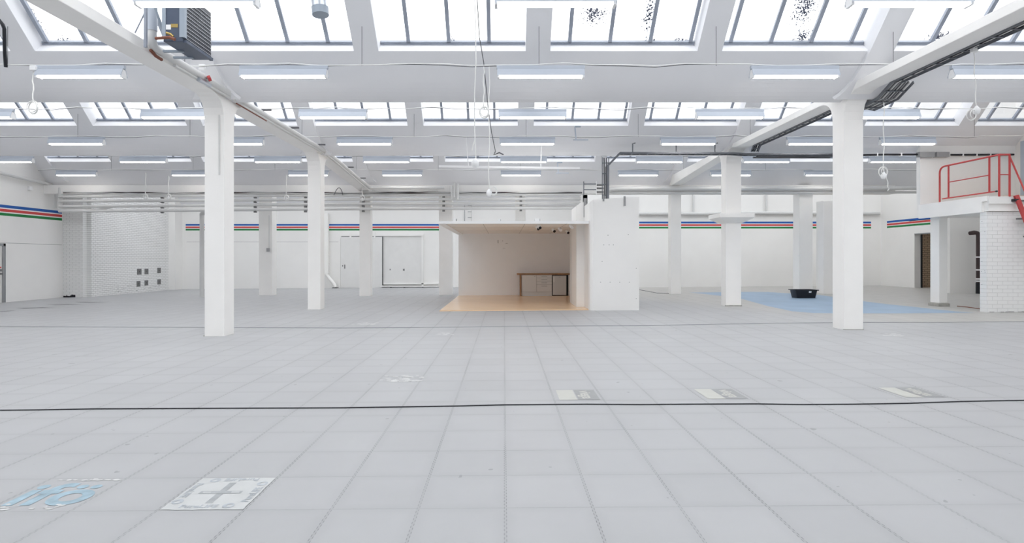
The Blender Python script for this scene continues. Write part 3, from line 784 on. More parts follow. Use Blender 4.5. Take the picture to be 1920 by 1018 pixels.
# little steel ladder and frame on the pier top
t = thing('steel_bracket_frame', (1.9, 18.0, 3.2), 'open grey bracket frame with two cross bars behind the kitchen pier', 'bracket')
a = at(1095, 365, 17.9); 
for x in (1094.5, 1118): p = at(x, 366, 17.9); q = at(x, 340, 17.9); MB().tube([p, q], .016, 6).build('post', 'tray_grey' if x < 1100 else 'cap_white', t)
for y in (345, 355.5): MB().tube([at(1094, y, 17.9), at(1118, y, 17.9)], .018, 6).build('bar', 'tray_grey', t)
for y in (347, 353, 360): MB().tube([at(1119, y, 17.9), at(1131, y, 17.9)], .03, 6).build('bar', 'plate_grey', t)
# fluorescent tray box over platform
p = at(1826, 96, 8.86); t = thing('junction_box', p, 'pale junction box under the sloping cable tray', 'box')
MB().box(p.x - .04, p.x + .05, p.y - .03, p.y + .03, p.z - .02, p.z + .05).build('box', 'cap_white', t, bevel=.008)

# ------------------------------------------------------------------ kitchen nook
KX0, KY0, KY1 = -1.80, 16.12, 22.85
m = MB(); m.bm.free(); m = MB()
m.prism([(KX0, KY0, fz(KX0) - .02), (KX0, KY0, .022 + fz(KX0)), (3.1, KY0, .022 + fz(3.1)), (3.1, KY0, fz(3.1) - .02)], (0, KY1 - KY0, 0))
struct(m.build('floor_kitchen', 'laminate'))
wk = wall('wall_kitchen_back', KX0, 3.2, KY1, KY1 + .12, -.05, 2.46, 'kitchen_white')
wall('wall_kitchen_side', 3.1, 3.2, 18.2, KY1, 0, 2.46, 'kitchen_white')
m = MB()
for x, y, w, h in ((933, 450, 1.4, 6), (942, 451, 1, 1.4), (948, 456, 4, .6), (943, 465, 1, 1), (946, 465, 1, 1)):
    p = at(x, y, KY1); m.box(p.x, p.x + w * .021, KY1 - .006, KY1 + .01, p.z - h * .021, p.z)
m.build('nail_hole', 'groove', wk)
# pier
m = MB()
f = [(2.36, 0), (2.36, 2.98), (2.42, 3.10), (2.55, 3.16), (3.73, 3.15), (3.73, 0)]
px0, px1, py0, py1 = 2.36, 3.73, 15.98, 18.2
outl = [(px0 + .10, py0), (px1, py0 - .02), (px1, py1), (px0, py1), (px0, py0 + .14), (px0 + .03, py0 + .04)]
zt = lambda x: 3.0 + min(1, max(0, (x - px0) / .2)) * .17
bot = [m.bm.verts.new((x, y, -.05)) for x, y in outl]; top = [m.bm.verts.new((x, y, zt(x))) for x, y in outl]
m.bm.faces.new(bot[::-1]); m.bm.faces.new(top)
for i in range(len(outl)): m.bm.faces.new((bot[i], bot[(i + 1) % 6], top[(i + 1) % 6], top[i]))
pier = struct(m.build('wall_kitchen_pier', 'white_wall'))
m = MB()
for x, y0, y1, w in ((1131.5, 367.5, 377, 3), (1171, 368, 386, 3.4)):
    a = at(x, y0, 15.97); b = at(x, y1, 15.97); m.box(a.x - w * .0073, a.x + w * .0073, 15.945, 15.99, b.z, a.z)
m.build('slot', 'sticker_grey', pier)
m = MB()
for x, y in ((1132, 459), (1150, 459), (1129, 490), (1142, 459), (1193, 503), (1193, 560), (1126, 529), (1144, 529), (1162, 529), (1180, 529), (1140, 441), (1178, 440)):
    a = at(x, y, 15.96); m.box(a.x - .009, a.x + .009, 15.95, 15.99, a.z - .009, a.z + .009)
m.build('screw_hole', 'groove', pier)
m = MB()
m.prism([(2.13, 17.0, -.05), (2.13, 17.0, 3.0), (2.28, 17.0, 3.12), (2.37, 17.0, 3.12), (2.37, 17.0, -.05)], (0, 1.2, 0))
struct(m.build('wall_kitchen_jamb', 'white_wall'))
a = at(1095.3, 371, 16.9); b = at(1095.3, 407, 16.9)
MB().box(a.x, a.x + .09, 16.97, 17.01, b.z, a.z).build('slot', 'sticker_grey', bpy.data.objects['wall_kitchen_jamb'])
# ceiling panel over the nook
t = thing('kitchen_ceiling_panel', (0, 19, 2.45), 'flat white ceiling panel roofing the kitchen nook', 'ceiling panel')
MB().box(KX0, 3.1, KY0, KY1 + .1, 2.455, 2.49).build('panel', 'soffit', t)
MB().box(KX0 - .05, 2.36, KY0 - .05, KY0, 2.425, 2.50).build('front_edge', 'cap_white', t)
MB().box(KX0 - .05, KX0 + .16, KY0, KY1 + .1, 2.425, 2.50).build('side_edge', 'cap_white', t)
m = MB()
for x in (-.6, .6, 1.8): m.box(x - .006, x + .006, KY0, KY1, 2.452, 2.456)
for y in (18.3, 20.6): m.box(KX0 + .16, 3.1, y - .008, y + .008, 2.452, 2.456)
m.build('panel_joints', 'poster_grey', t)
for x, y, col, lb in ((1008, 429, 'black', 'black-faced ceiling spotlight, farthest into the nook from the pier'), (1011, 427, 'black', 'black-faced ceiling spotlight paired close beside another'), (1038, 433.5, 'black', 'black-faced ceiling spotlight above the small fridge'), (1064, 436.3, 'black', 'black-faced ceiling spotlight by the kitchen back corner'), (1050, 431.5, 'cap_white', 'white-faced ceiling spotlight above the small fridge'), (1071, 426.5, 'cap_white', 'white ceiling spotlight beside the tall cupboard')):
    dd = (2.455 - .09 - H) * F / (PY - y); p = at(x, y, dd)
    t = thing('spotlight', (p.x, p.y, 2.455), lb, 'spotlight', 'kitchen spotlights')
    MB().tube([(p.x, p.y, 2.458), (p.x, p.y, 2.43)], .012, 6).build('stem', 'cap_white', t)
    MB().tube([(p.x - .02, p.y + .06, 2.43), (p.x + .02, p.y - .06, 2.36)], .05, 10).build('lamp_head', 'cap_white', t, smooth=True)
    MB().tube([(p.x + .02, p.y - .06, 2.36), (p.x + .024, p.y - .072, 2.353)], .046, 10).build('lens', col, t)
# base units
KF = 22.22
z0 = .03
sx = .0205
t = thing('worktop', (1.8, 22.5, .86), 'brown wooden worktop over the white kitchen units', 'worktop')
MB().box(.50, 3.1, KF - .04, KY1, .845, .895).build('slab', 'oak_edge', t, bevel=.004)
t = thing('worktop_support', (.65, 22.5, 0), 'brown wooden end panel propping the worktop', 'panel')
MB().box(.615, .665, KF - .02, KY1, z0, .845).build('panel', 'oak_edge', t)
def base_unit(x0, x1, label, drawers=None, hinge=1):
    t = thing('base_cabinet', ((x0 + x1) / 2, KF + .3, z0), label, 'cabinet', 'white kitchen base units')
    MB().box(x0, x1, KF + .02, KY1, .19, .84).build('carcass', 'cabinet', t)
    MB().box(x0, x1, KF + .03, KF + .06, z0, .19).build('plinth', 'cabinet', t)
    if drawers:
        zt = .835
        for h in drawers:
            o = MB().box(x0 + .006, x1 - .006, KF, KF + .02, zt - h + .006, zt).build('drawer', 'cabinet', t, bevel=.002)
            xm = (x0 + x1) / 2; MB().box(xm - .11, xm + .11, KF - .025, KF - .012, zt - .062, zt - .048).build('handle', 'handle', o)
            zt -= h
        MB().box(x0, x1, KF + .015, KF + .021, .19, .84).build('shadow_gap', 'groove', t)
    else:
        o = MB().box(x0 + .006, x1 - .006, KF, KF + .02, .196, .835).build('door', 'cabinet', t, bevel=.002)
        xh = x1 - .07 if hinge > 0 else x0 + .07
        MB().box(xh - .02, xh + .02, KF - .02, KF, .77, .785).build('knob', 'handle', o)
        MB().box(x0, x1, KF + .015, KF + .021, .19, .84).build('shadow_gap', 'groove', t)
    return t
base_unit(.675, 1.25, 'white base cabinet with one plain door next to the wooden end panel')
base_unit(1.25, 1.845, 'white base cabinet with four drawers beside the small fridge', drawers=[.115, .125, .13, .275])
base_unit(2.475, 3.08, 'white base cabinet partly hidden behind the tall cupboard', hinge=-1)
t = thing('small_fridge', (2.14, 22.5, 0), 'small silver under-counter fridge with black gap around it', 'fridge')
MB().box(1.855, 2.465, KF + .005, KY1 - .02, z0, .84).build('body', 'black', t)  # black colour stands in for the shaded gap around the fridge door
o = MB().box(1.875, 2.395, KF - .02, KF + .04, z0 + .035, .79).build('door', 'fridge', t, bevel=.008)
MB().box(1.90, 1.925, KF - .05, KF - .02, .56, .76).build('handle', 'cap_white', o)
MB().box(2.10, 2.17, KF - .024, KF - .019, .745, .757).build('badge', 'handle', o)
MB().box(1.875, 2.395, KF - .015, KF + .05, .792, .815).build('top_strip', 'fridge', t)
t = thing('tall_cupboard', (2.3, 18.5, 0), 'narrow tall white cupboard edge with a bar handle, against the kitchen pier', 'cupboard')
MB().box(2.15, 2.80, 18.25, 18.85, .03, 2.42).build('body', 'door_white', t, bevel=.004)
MB().box(2.14, 2.15, 18.30, 18.80, .1, 1.20).build('door', 'cabinet', t); MB().box(2.14, 2.15, 18.30, 18.80, 1.22, 2.35).build('door', 'cabinet', t)
p = at(1077, 517, 18.22); MB().box(p.x - .012, p.x + .012, 18.20, 18.23, p.z - .15, p.z).build('handle', 'handle', t)
# things left on top of the ceiling panel
for x, y, w, h, lb in ((853, 411, 5, 8, 'beside the column'), (936, 411, 5, 7, 'over the middle of the nook'), (1007, 411, 9, 8, 'near the kitchen pier')):
    p = at(x, 419, 17.5); t = thing('white_carton', (p.x, 17.5, 2.49), 'small white carton standing on the kitchen ceiling panel %s' % lb, 'box', 'cartons above the kitchen')
    MB().box(p.x - w * .008, p.x + w * .008, 17.4, 17.6, 2.49, 2.49 + h * .0162 + .05).build('box', 'cap_white', t)
    MB().box(p.x + w * .008, p.x + w * .008 + .012, 17.39, 17.6, 2.49, 2.49 + h * .0162 + .04).build('flap', 'sticker_grey', t)
t = thing('steel_ladder', at(880, 415, YB_L - .1), 'thin grey ladder fixed to the rear wall above the kitchen nook', 'ladder')
for x in (871, 884.5): a = at(x, 480, YB_L - .1); b = at(x, 372, YB_L - .1); MB().tube([a, b], .02, 6).build('rail', 'pipe_paint' if x > 880 else 'handle', t)
for y in (397, 407.5, 418, 385, 375): MB().tube([at(877, y, YB_L - .1), at(884.5, y, YB_L - .1)], .018, 6).build('rung', 'handle', t)

# ------------------------------------------------------------------ sliding door on the rear wall
Yd = YB_L
def bx(x0, x1, y0, y1, d0, d1):
    a = at(x0, y0, YB_L); b = at(x1, y1, YB_L); return (a.x, b.x, d0, d1, b.z, a.z)
dr = sempty('door_2', at(715, 540, YB_L))
o = MB().box(*bx(640, 717.5, 444, 539.5, Yd - .13, Yd - .04)).build('sliding_leaf', 'door_white', dr, bevel=.006)
MB().box(*bx(647, 648.5, 496, 503.5, Yd - .16, Yd - .13)).build('pull_handle', 'plate_grey', o)
MB().box(*bx(717.5, 718.6, 444, 534, Yd - .12, Yd - .01)).build('dark_gap', 'black', dr)
MB().box(*bx(641, 717, 442.8, 444, Yd - .10, Yd - .01)).build('dark_gap', 'black', dr)
MB().box(*bx(718.6, 791, 443, 533, Yd - .05, Yd - .0)).build('fixed_leaf', 'door_white', dr)
MB().box(*bx(639, 793, 438.3, 442.8, Yd - .12, Yd - .0)).build('top_rail', 'white_wall', dr)
MB().box(*bx(791, 794.5, 438.5, 537, Yd - .14, Yd - .0)).build('post', 'white_wall', dr)
MB().box(*bx(635.5, 639.5, 446, 539.5, Yd - .10, Yd - .0)).build('post', 'white_wall', dr)
MB().box(*bx(720, 822, 531, 533, Yd - .14, Yd - .0)).build('bottom_rail', 'white_wall', dr)
MB().box(*bx(714, 822, 535.5, 537.5, Yd - .16, Yd - .0)).build('bottom_rail', 'white_wall', dr)
for x in (657, 702): MB().box(*bx(x, x + 3, 435.5, 446, Yd - .17, Yd - .1)).build('hanger', 'white_wall', dr)
m = MB()
for x, y in ((731, 506), (756, 506), (643, 499)): m.box(*bx(x, x + (3 if x == 756 else 1.6), y - 2, y + (1.5 if x == 756 else .6), Yd - .137 if x < 700 else Yd - .06, Yd - .03))
m.build('lock_hole', 'plate_grey', dr)
m = MB()
for x in (734, 759, 793): m.box(*bx(x - 1.6, x + 1.6, 538, 539.5, Yd - .16, Yd - .02))
m.build('foot_bolt', 'black', dr)

# door in the striped wall
dl = sempty('door_1', (XL, 20.6, -.14))
ya, yb_ = 20.1, 21.26; zt = 2.02; zf = fz(XL) - .02
m = MB().box(XL - .02, XL + .03, yb_ - .09, yb_, zf, zt).box(XL - .02, XL + .03, ya, ya + .09, zf, zt).box(XL - .02, XL + .03, ya, yb_, zt - .09, zt)
m.build('frame', 'door_grey', dl)
MB().box(XL - .02, XL + .045, yb_ - .15, yb_ - .09, zf, zt - .09).build('frame_stop', 'handle', dl)
o = MB().box(XL - .01, XL + .02, ya + .09, yb_ - .15, zf + .02, zt - .09).build('leaf', 'door_white', dl)
MB().box(XL + .02, XL + .09, yb_ - .30, yb_ - .19, .88, .94).build('handle', 'plate_grey', o)
MB().box(XL + .02, XL + .05, yb_ - .27, yb_ - .19, 1.0, 1.08).build('lock', 'plate_grey', o)
MB().box(XL + .02, XL + .03, yb_ - .40, yb_ - .19, 1.12, 1.17).build('red_sign', 'stripe_red', o)
# doorway trim on the bay wall
dw = sempty('door_3', (XRR, 25.6, .14))
MB().box(XRR - .02, XRR + .26, D1 - .02, D1 + .0, .1, DT).build('jamb', 'door_white', dw)
MB().box(XRR + .26, XRR + .32, D1 - .06, D1 + .02, .1, DT).build('dark_gap_strip', 'black', dw)  # black strip painted in for the shaded gap behind the jamb
MB().box(XRR - .02, XRR + .3, D0, D1, DT - .02, DT + .02).build('lintel', 'door_grey', dw)
# pale blue door upstairs
du = sempty('door_4', (XR, 16.2, 3.03))
MB().box(XR - .04, XR + .01, 15.7, 16.75, 3.03, 4.85).build('leaf', 'pale_blue_door', du)
MB().box(XR - .05, XR - .03, 15.85, 16.0, 4.2, 4.35).build('plate', 'plate_grey', du)

# six grey plates on the white brick wall
spots = [(257, 265, 504, 515), (271, 278, 504, 514), (295, 301.3, 502, 512), (256, 263, 527, 537.5), (271, 277.5, 525.5, 535), (295, 301.3, 523.5, 533)]
lab = ['upper row, toward the brick corner', 'upper row, middle one of three', 'upper row, toward the striped rear wall', 'lower row, toward the brick corner', 'lower row, middle one of three', 'lower row, toward the striped rear wall']
for (xa, xb, ya_, yb2), lb in zip(spots, lab):
    W = -17.35
    da = W * F / (xa - PX); db = W * F / (xb - PX); dm = (da + db) / 2
    za = H + (PY - ya_) * dm / F; zb2 = H + (PY - yb2) * dm / F
    t = thing('grey_wall_plate', (W, dm, zb2), 'dark grey plate on the white brick wall, %s' % lb, 'wall plate', 'grey plates on the brick wall')
    MB().box(W - .01, W + .012, da, db, zb2, za).build('plate', 'plate_grey', t)
    MB().box(W + .012, W + .016, (da + db) / 2 - .02, (da + db) / 2 + .02, (za + zb2) / 2 - .02, (za + zb2) / 2 + .02).build('bolt', 'black', t)
# switch boxes on columns
p = at(182, 469, 24.75); t = thing('switch_box', p, 'grey switch box with lever on the column at the brick corner', 'switch')
MB().box(-17.60, -17.42, 24.66, 24.77, p.z - .12, p.z + .14).build('box', 'pipe_paint', t, bevel=.01)
MB().box(-17.58, -17.44, 24.62, 24.67, p.z - .13, p.z - .05).build('lever', 'plate_grey', t)
p = at(503, 468, 24.38); t = thing('switch_box', p, 'small grey socket box at the end of a conduit on the rear column', 'switch')
MB().tube([p + Vector((0, -.035, .05)), p + Vector((0, .01, .05))], .001, 4)
MB().box(p.x - .06, p.x + .06, 24.32, 24.4, p.z - .08, p.z + .06).build('box', 'handle', t, bevel=.01)
MB().tube([(p.x + .03, 24.39, p.z + .05), (p.x + .03, 24.39, 3.3)], .012, 6).build('conduit', 'pipe_paint', t)
p = at(57.5, 351, 22.3); t = thing('wall_lamp', (XL, p.y, p.z), 'tiny white box high on the striped wall', 'box')
MB().box(XL, XL + .1, 22.25, 22.40, 4.1, 4.27).build('box', 'cap_white', t, bevel=.02)

# ------------------------------------------------------------------ tub
c = onfloor(1514, 559.2); ty = c.y + .27; tx = c.x; tz = fz(tx) + .004
t = thing('plastic_tub', (tx, ty, tz), 'black rectangular plastic tub standing on the blue floor', 'tub')
m = MB()
def rr_ring(hx, hy, z, r=.06, n=4):
    pts = []
    for sx_, sy_, a0 in ((1, 1, 0), (-1, 1, 90), (-1, -1, 180), (1, -1, 270)):
        for i in range(n + 1):
            a = math.radians(a0 + 90 * i / n); pts.append((tx + sx_ * (hx - r) + math.cos(a) * r, ty + sy_ * (hy - r) + math.sin(a) * r, z))
    return [m.bm.verts.new(p) for p in pts]
lev = [(.325, .22, tz), (.352, .245, tz + .15), (.370, .26, tz + .262), (.412, .30, tz + .262), (.412, .30, tz + .290), (.365, .255, tz + .285), (.345, .238, tz + .14), (.315, .21, tz + .018)]
R = [rr_ring(*q) for q in lev]
for p, q in zip(R, R[1:]):
    for j in range(len(p)): m.bm.faces.new((p[j], p[(j + 1) % len(p)], q[(j + 1) % len(q)], q[j]))
m.bm.faces.new(R[0][::-1]); m.bm.faces.new(R[-1])
m.build('basin', 'black', t, smooth=True)
MB().obox((tx + .055, ty - .262, tz + .185), (.085, 0, 0), (0, .01, .0), (0, -.012, .06)).build('label', 'label_white', t)

# ------------------------------------------------------------------ platform with red rail
PXX, PYN, PT, PB = 12.2, 14.58, 3.03, 2.63
ws = wall('wall_platform', PXX, XR, 14.62, 14.82, -.05, 2.64, 'block_front')
m = MB()
for k in range(40):
    x = PXX + random.random() * 2.6; m.box(x, x + random.uniform(.02, .14), 14.612, 14.63, fz(x) - .01, fz(x) + random.uniform(.004, .02))
for k in range(7): z = random.uniform(.1, 2.5); y = 14.65 + random.random() * .12; m.box(PXX - .003, PXX + .01, y, y + .02, z, z + .015)
m.build('chipped_spot', 'groove', ws)
t = thing('platform_deck', (13.5, 15.8, PT), 'white concrete platform deck carrying the red railing', 'platform')
MB().box(PXX, XR - .01, 14.56, 16.95, PB + .02, PT - .03).build('slab', 'column_paint', t)
MB().prism([(PXX - .05, 14.55, PT), (PXX - .05, 14.55, PT - .13), (PXX - .05, 14.70, PT - .13), (PXX - .05, 14.70, PB), (PXX - .05, 16.95, PB), (PXX - .05, 16.95, PT)], (.07, 0, 0)).build('edge_beam', 'column_paint', t)
MB().box(PXX - .03, XR - .01, 14.50, 14.56, PT - .20, PT - .01).build('front_ledge', 'white_wall', t)
MB().box(12.75, XR - .01, 14.75, 16.9, PT - .03, PT + .03).build('deck_boards', 'timber', t)
R0 = .024
t = thing('guard_rail', (12.5, 15.5, PT), 'dark red tubular guard rail along the platform edge', 'railing')
xg = 12.42
ypost = lambda px: xg * F / (px - PX)
yn = 14.50
yf = ypost(1762)
zt_ = PT + 1.03
bend = arc((xg, yf, zt_ - .18), (xg, yf, zt_), (xg, yf - .2, zt_), 6)
MB().tube([(xg, yf, PT - .05)] + [tuple(v) for v in bend] + [(xg, yn, zt_)], R0, 10).build('top_rail', 'red_paint', t, smooth=True)
for px, z0_ in ((1778.5, PT + .12), (1855, PT + .12)): y = ypost(px); MB().tube([(xg, y, z0_), (xg, y, zt_)], R0 * .95, 10).build('post', 'red_paint', t, smooth=True)
MB().tube([(xg, yn, PT - .02), (xg, yn, zt_)], R0, 10).build('post', 'red_paint', t, smooth=True)
MB().tube([(xg, ypost(1779), PT + .56), (xg, ypost(1855), PT + .56)], R0 * .6, 8).build('mid_rail', 'red_paint', t, smooth=True)
MB().tube([(xg, ypost(1767), PT + .12), (xg, ypost(1867), PT + .12)], R0 * .75, 8).build('bottom_rail', 'red_paint', t, smooth=True)
MB().tube([(xg, ypost(1867), PT + .12), (xg, ypost(1869.5), PT + .12)], R0 * .95, 8).build('end_plug', 'black', t)
xg2 = at(1893, 300, yn).x
MB().tube([(xg, yn, zt_), (xg2, yn, zt_)], R0, 10).build('return_rail', 'red_paint', t, smooth=True)
MB().tube([(xg2, yn, PT - .02), (xg2, yn, zt_)], R0, 10).build('post', 'red_paint', t, smooth=True)
MB().tube([(xg, yn, PT + .53), (xg2, yn, PT + .53)], R0 * .6, 8).build('mid_rail', 'red_paint', t, smooth=True)
t = thing('steel_stair', (13, 14.4, PT), 'red stair stringer and hand rail going down from the platform', 'stairs')
a = at(1893, 293, yn); b = at(1920, 355, 14.25); dv = b - a
MB().tube([a, a + dv * 2.6], R0 * .8, 8).build('hand_rail', 'red_paint', t, smooth=True)
a = at(1903, 367, 14.45); b = at(1920, 410, 14.3); dv = (b - a) * 3.2
m = MB(); m.obox(a, dv, (.10, 0, .03), (0, .05, 0)); m.build('stringer', 'red_paint', t)
for k in range(4):
    p = a + dv * (.06 + .24 * k); MB().box(p.x - .02 + .06, p.x + .34, p.y + .02, p.y + .26, p.z - .03, p.z + .01).build('tread', 'plate_grey', t)
MB().box(at(1896, 375, 14.5).x, at(1906, 375, 14.5).x, 14.42, 14.52, at(0, 378, 14.5).z, at(0, 373.5, 14.5).z).build('tread_bracket', 'black', t)
# brown drain pipe
t = thing('brown_drain_pipe', (18.0, 21.9, .1), 'dark brown drain pipe with elbow and pale clips beyond the platform wall', 'pipe')
xq = (1834.5 - PX) * 21.9 / F; zq = at(0, 436, 21.9).z
MB().tube([(xq, 21.9, fz(xq)), (xq, 21.9, zq - .12)] + [tuple(v) for v in arc((xq, 21.9, zq - .10), (xq, 21.9, zq), (xq - .12, 21.95, zq), 4)] + [((1818 - PX) * 22.1 / F, 22.1, zq - .02)], .075, 12).build('pipe', 'brown_pipe', t, smooth=True)
m = MB()
for y in (482, 506, 523, 527): z = at(0, y, 21.9).z; m.tube([(xq, 21.9, z - .025), (xq, 21.9, z + .025)], .082, 12)
m.build('clip', 'cap_white', t)
MB().tube([(xq, 21.9, fz(xq)), (xq, 21.9, at(0, 530, 21.9).z)], .085, 12).build('boot', 'black', t)

# ------------------------------------------------------------------ things on the floor
def floor_patch(name, pts, mat, parent=None, dz=.002):
    m = MB(); v = [m.bm.verts.new((p[0], p[1], fz(p[0]) + dz)) for p in pts]; f = m.bm.faces.new(v)
    bmesh.ops.triangulate(m.bm, faces=[f])
    o = m.build(name, mat, parent)
    return o
up = [(1292, 548.6), (1357, 547.6), (1400, 547.3), (1440, 547.5), (1492, 551), (1535, 553), (1580, 559), (1620, 565), (1665, 570.5), (1710, 575), (1750, 579.5), (1790, 583.7), (1828, 586.5)]
lo = [(1780, 586.8), (1740, 587.2), (1680, 587.6), (1620, 587.6), (1570, 587.6), (1525, 587), (1485, 583.7), (1440, 574), (1395, 561.5), (1357, 555.5), (1320, 551)]
floor_patch('blue_paint_patch', [onfloor(*p)[:2] for p in up + lo], 'blue_paint', floor)
for k, pts in enumerate(([(0, 583.6), (22, 582.6), (32, 581.4), (20, 583.4), (0, 584.4)], [(29, 577.3), (55, 577), (80, 576.4), (103, 577.5), (75, 577.6), (45, 578.6)], [(85, 571.6), (112, 571.3), (128, 570.3), (156, 571.6), (128, 571.3), (105, 572.3)], [(140, 566.2), (170, 566.2), (204, 566.6), (175, 566.9), (150, 566.9)])):
    floor_patch('floor_crack', [onfloor(*p)[:2] for p in pts], 'cable_dark', floor, .003)
def cord(pts, r, label, name='floor_cable', mat='black'):
    P = []
    Q = [onfloor(*p) for p in pts]
    for i in range(len(Q) - 1):
        for k in range(4): P.append(Q[i].lerp(Q[i + 1], k / 4))
    P.append(Q[-1])
    P = [(p.x, p.y, fz(p.x) + r * .7) for p in P]
    o = MB().tube(P, r, 8).build(name, mat, smooth=True)
    return tag(o, label, 'cable')
cord([(-60, 771), (0, 770), (76, 769.2), (174, 767.4), (400, 766.4), (640, 765.4), (745, 763.8), (860, 762), (946, 759.8), (1100, 758.6), (1200, 759.3), (1280, 758.6), (1420, 758), (1500, 759.2), (1600, 758.6), (1700, 757), (1760, 755), (1800, 753.6), (1860, 752.3), (1990, 750.5)], .0065, 'thin black cable lying straight across the whole tiled floor')
cord([(-20, 612.5), (200, 613.5), (480, 614.8), (640, 615.4), (760, 614.8), (960, 612.3), (1100, 611.3), (1200, 611), (1440, 606.4), (1620, 604.8), (1760, 604.6), (1930, 603.6)], .007, 'thin grey cable lying across the floor just before the first columns', mat='door_grey')
cord([(1198, 543.5), (1214, 546.2), (1232, 550), (1258, 550.4)], .012, 'short black cable trailing on the floor from the kitchen pier', mat='cable_dark')
cord([(1795, 574.5), (1815, 576.5), (1838, 579.5)], .012, 'short dark cable on the floor at the platform wall', mat='rust')
# -- stickers
def tile(x, y): return .008 + .5 * x, 3.317 + .5 * y
def quad(x0, x1, y0, y1): return [(x0, y0), (x1, y0), (x1, y1), (x0, y1)]
DZ = .0022
def place(x, y, rot=0.0, dz=.0018, sx=1, sy=1): return Matrix.Translation((x, y, dz)) @ Matrix.Rotation(rot, 4, 'Z') @ Matrix.Diagonal((sx, sy, 1, 1))
for i, lb in ((1, 'with cream half and word viega, nearest mid-floor'), (4, 'with cream half and word viega, between two others alike'), (8, 'with cream half and word viega, on the platform side')):
    x0, y0 = tile(i, 5)
    t = thing('floor_sticker', (x0 + .25, y0 + .25, fz(x0)), 'grey floor sticker ' + lb, 'floor sticker', 'grey and cream floor stickers')
    floor_patch('cream_panel', quad(x0 + .055, x0 + .235, y0 + .03, y0 + .47), 'sticker_cream', t, DZ)
    floor_patch('grey_panel', quad(x0 + .245, x0 + .465, y0 + .03, y0 + .47), 'sticker_grey', t, DZ)
    text_mesh('viega', .17, 'sticker_cream', 'lettering', t, place(x0 + .35, y0 + .25, -PI / 2, dz=.0034))
# poster tile
x0, y0 = tile(-4, 0); cx_, cy_ = x0 + .25, y0 + .25
t = thing('floor_poster', (cx_, cy_, fz(cx_)), 'worn white square floor poster with a grey cross and lettering round its edge', 'floor sticker')
ed = []
for (a, b) in zip(quad(x0 + .012, x0 + .492, y0 + .005, y0 + .488), quad(x0 + .012, x0 + .492, y0 + .005, y0 + .488)[1:] + quad(x0 + .012, x0 + .492, y0 + .005, y0 + .488)[:1]):
    for k in range(10): ed.append((a[0] + (b[0] - a[0]) * k / 10 + random.uniform(-.003, .003), a[1] + (b[1] - a[1]) * k / 10 + random.uniform(-.005, .003)))
floor_patch('sheet', ed, 'poster_white', t, DZ)
floor_patch('cross_bar', quad(cx_ - .135, cx_ + .125, cy_ - .022, cy_ + .022), 'poster_grey', t, .0032)
floor_patch('cross_bar', quad(cx_ - .022, cx_ + .022, cy_ - .16, cy_ + .155), 'poster_grey', t, .0028)
floor_patch('bar_text', quad(cx_ - .115, cx_ - .065, cy_ - .008, cy_ + .008), 'poster_white', t, .0038)
floor_patch('bar_text', quad(cx_ + .06, cx_ + .11, cy_ - .008, cy_ + .008), 'poster_white', t, .0038)
for k in range(4):
    rot = k * PI / 2; ux = Vector((math.cos(rot), math.sin(rot))); uy = Vector((-math.sin(rot), math.cos(rot)))
    q = Vector((cx_, cy_)) - uy * .205 - ux * .035; text_mesh('PureLIFE', .062, 'poster_ink', 'lettering', t, place(q.x, q.y, rot, dz=.0036))
    q = Vector((cx_, cy_)) - uy * .195 + ux * .135
    m = MB(); ra, rb = [], []
    for i in range(17):
        a = 2 * PI * i / 17; wv = .030 + .006 * math.sin(a)
        ra.append(m.bm.verts.new((q.x + math.cos(a) * .034, q.y + math.sin(a) * .034, fz(q.x) + .0036))); rb.append(m.bm.verts.new((q.x + .005 * ux.x + math.cos(a) * .016, q.y + .005 * ux.y + math.sin(a) * .016, fz(q.x) + .0036)))
    for i in range(17): m.bm.faces.new((ra[i], ra[(i + 1) % 17], rb[(i + 1) % 17], rb[i]))
    m.build('round_emblem', 'poster_ink', t)
# worn blue lettering
x0, y0 = tile(-6, 0)
t = thing('floor_lettering', (x0 + .2, y0 + .25, fz(x0)), 'peeling pale blue letters on the floor at the view edge', 'floor sticker')
text_mesh('if\u00f6', .46, 'peel_blue', 'lettering', t, place(x0 + .25, y0 + .23, 0))
def scraps(cx, cy, w, h, n, parent, mat='peel_white', s=.03):
    m = MB()
    for i in range(n):
        x = cx + random.uniform(-w, w) / 2; y = cy + random.uniform(-h, h) / 2; k = 6; r = s * random.uniform(.4, 1.2)
        v = [m.bm.verts.new((x + math.cos(2 * PI * j / k) * r * random.uniform(.5, 1.6), y + math.sin(2 * PI * j / k) * r * random.uniform(.3, .9), fz(x) + .002)) for j in range(k)]
        try: m.bm.faces.new(v)
        except Exception: pass
    return tag(m.build('scraps', mat, parent), kind='stuff')
scraps(x0 + .22, y0 + .06, .5, .08, 16, t, s=.018); scraps(x0 + .28, y0 + .47, .42, .03, 14, t, s=.02)
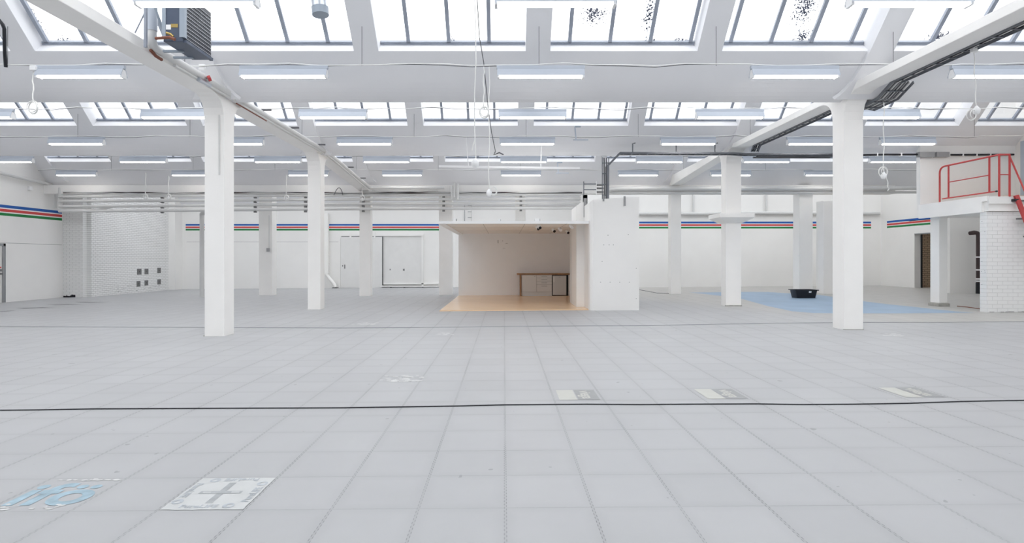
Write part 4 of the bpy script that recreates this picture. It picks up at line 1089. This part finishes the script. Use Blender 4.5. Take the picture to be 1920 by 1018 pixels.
for (xa, xb, ya2, yb3, n, lb, mat) in ((712, 788, 704, 716, 60, 'shredded white sticker remains in the middle of the tiled floor', 'peel_white'), (660, 700, 604.5, 609.5, 26, 'small white sticker remains just behind the thin grey floor cable', 'peel_white'),
        (820, 850, 624, 628.5, 16, 'faint white sticker scraps before the kitchen nook', 'peel_white'), (728, 752, 556, 559.5, 14, 'white sticker scraps on the far floor near the sliding door', 'peel_white'), (1668, 1708, 625.5, 630.5, 16, 'pale sticker remains on the floor beyond the cable tray column', 'peel_white')):
    a = onfloor(xa, yb3); b = onfloor(xb, yb3); c = onfloor((xa + xb) / 2, ya2); dd = c.y - a.y
    t = thing('sticker_remains', ((a.x + b.x) / 2, a.y + dd / 2, fz(a.x)), lb, 'floor sticker', 'torn sticker remains on the floor')
    scraps((a.x + b.x) / 2, a.y + dd / 2, b.x - a.x, dd, n, t, mat, s=.035 if n > 30 else .06)

# ------------------------------------------------------------------ sky, camera, view
w = bpy.data.worlds.new('sky'); S.world = w; w.use_nodes = True
n, l = w.node_tree.nodes, w.node_tree.links
bg = n['Background']
tc = n.new('ShaderNodeTexCoord'); no = n.new('ShaderNodeTexNoise'); no.inputs['Scale'].default_value = 3.2; no.inputs['Detail'].default_value = 5
l.new(tc.outputs['Generated'], no.inputs['Vector'])
cr = n.new('ShaderNodeValToRGB'); cr.color_ramp.elements[0].position = .40; cr.color_ramp.elements[1].position = .56
cr.color_ramp.elements[0].color = (.93, .972, 1.0, 1); cr.color_ramp.elements[1].color = (.99, .995, 1.0, 1)
l.new(no.outputs['Fac'], cr.inputs[0]); l.new(cr.outputs[0], bg.inputs['Color']); bg.inputs['Strength'].default_value = 2.7

cam = bpy.data.cameras.new('camera'); co = bpy.data.objects.new('camera', cam); COL.objects.link(co)
co.location = (0, 0, H); co.rotation_euler = (PI / 2, 0, 0)
cam.sensor_width = 36; cam.lens = F / 1920 * 36
cam.shift_x = (960 - PX) / 1920; cam.shift_y = (PY - 509) / 1920
cam.clip_start = .05; cam.clip_end = 200
S.camera = co
S.view_settings.view_transform = 'Standard'; S.view_settings.look = 'None'; S.view_settings.gamma = 1
S.view_settings.use_curve_mapping = False
S.view_settings.exposure = 0.2
S.cycles.max_bounces = 20; S.cycles.diffuse_bounces = 16; S.cycles.transparent_max_bounces = 12
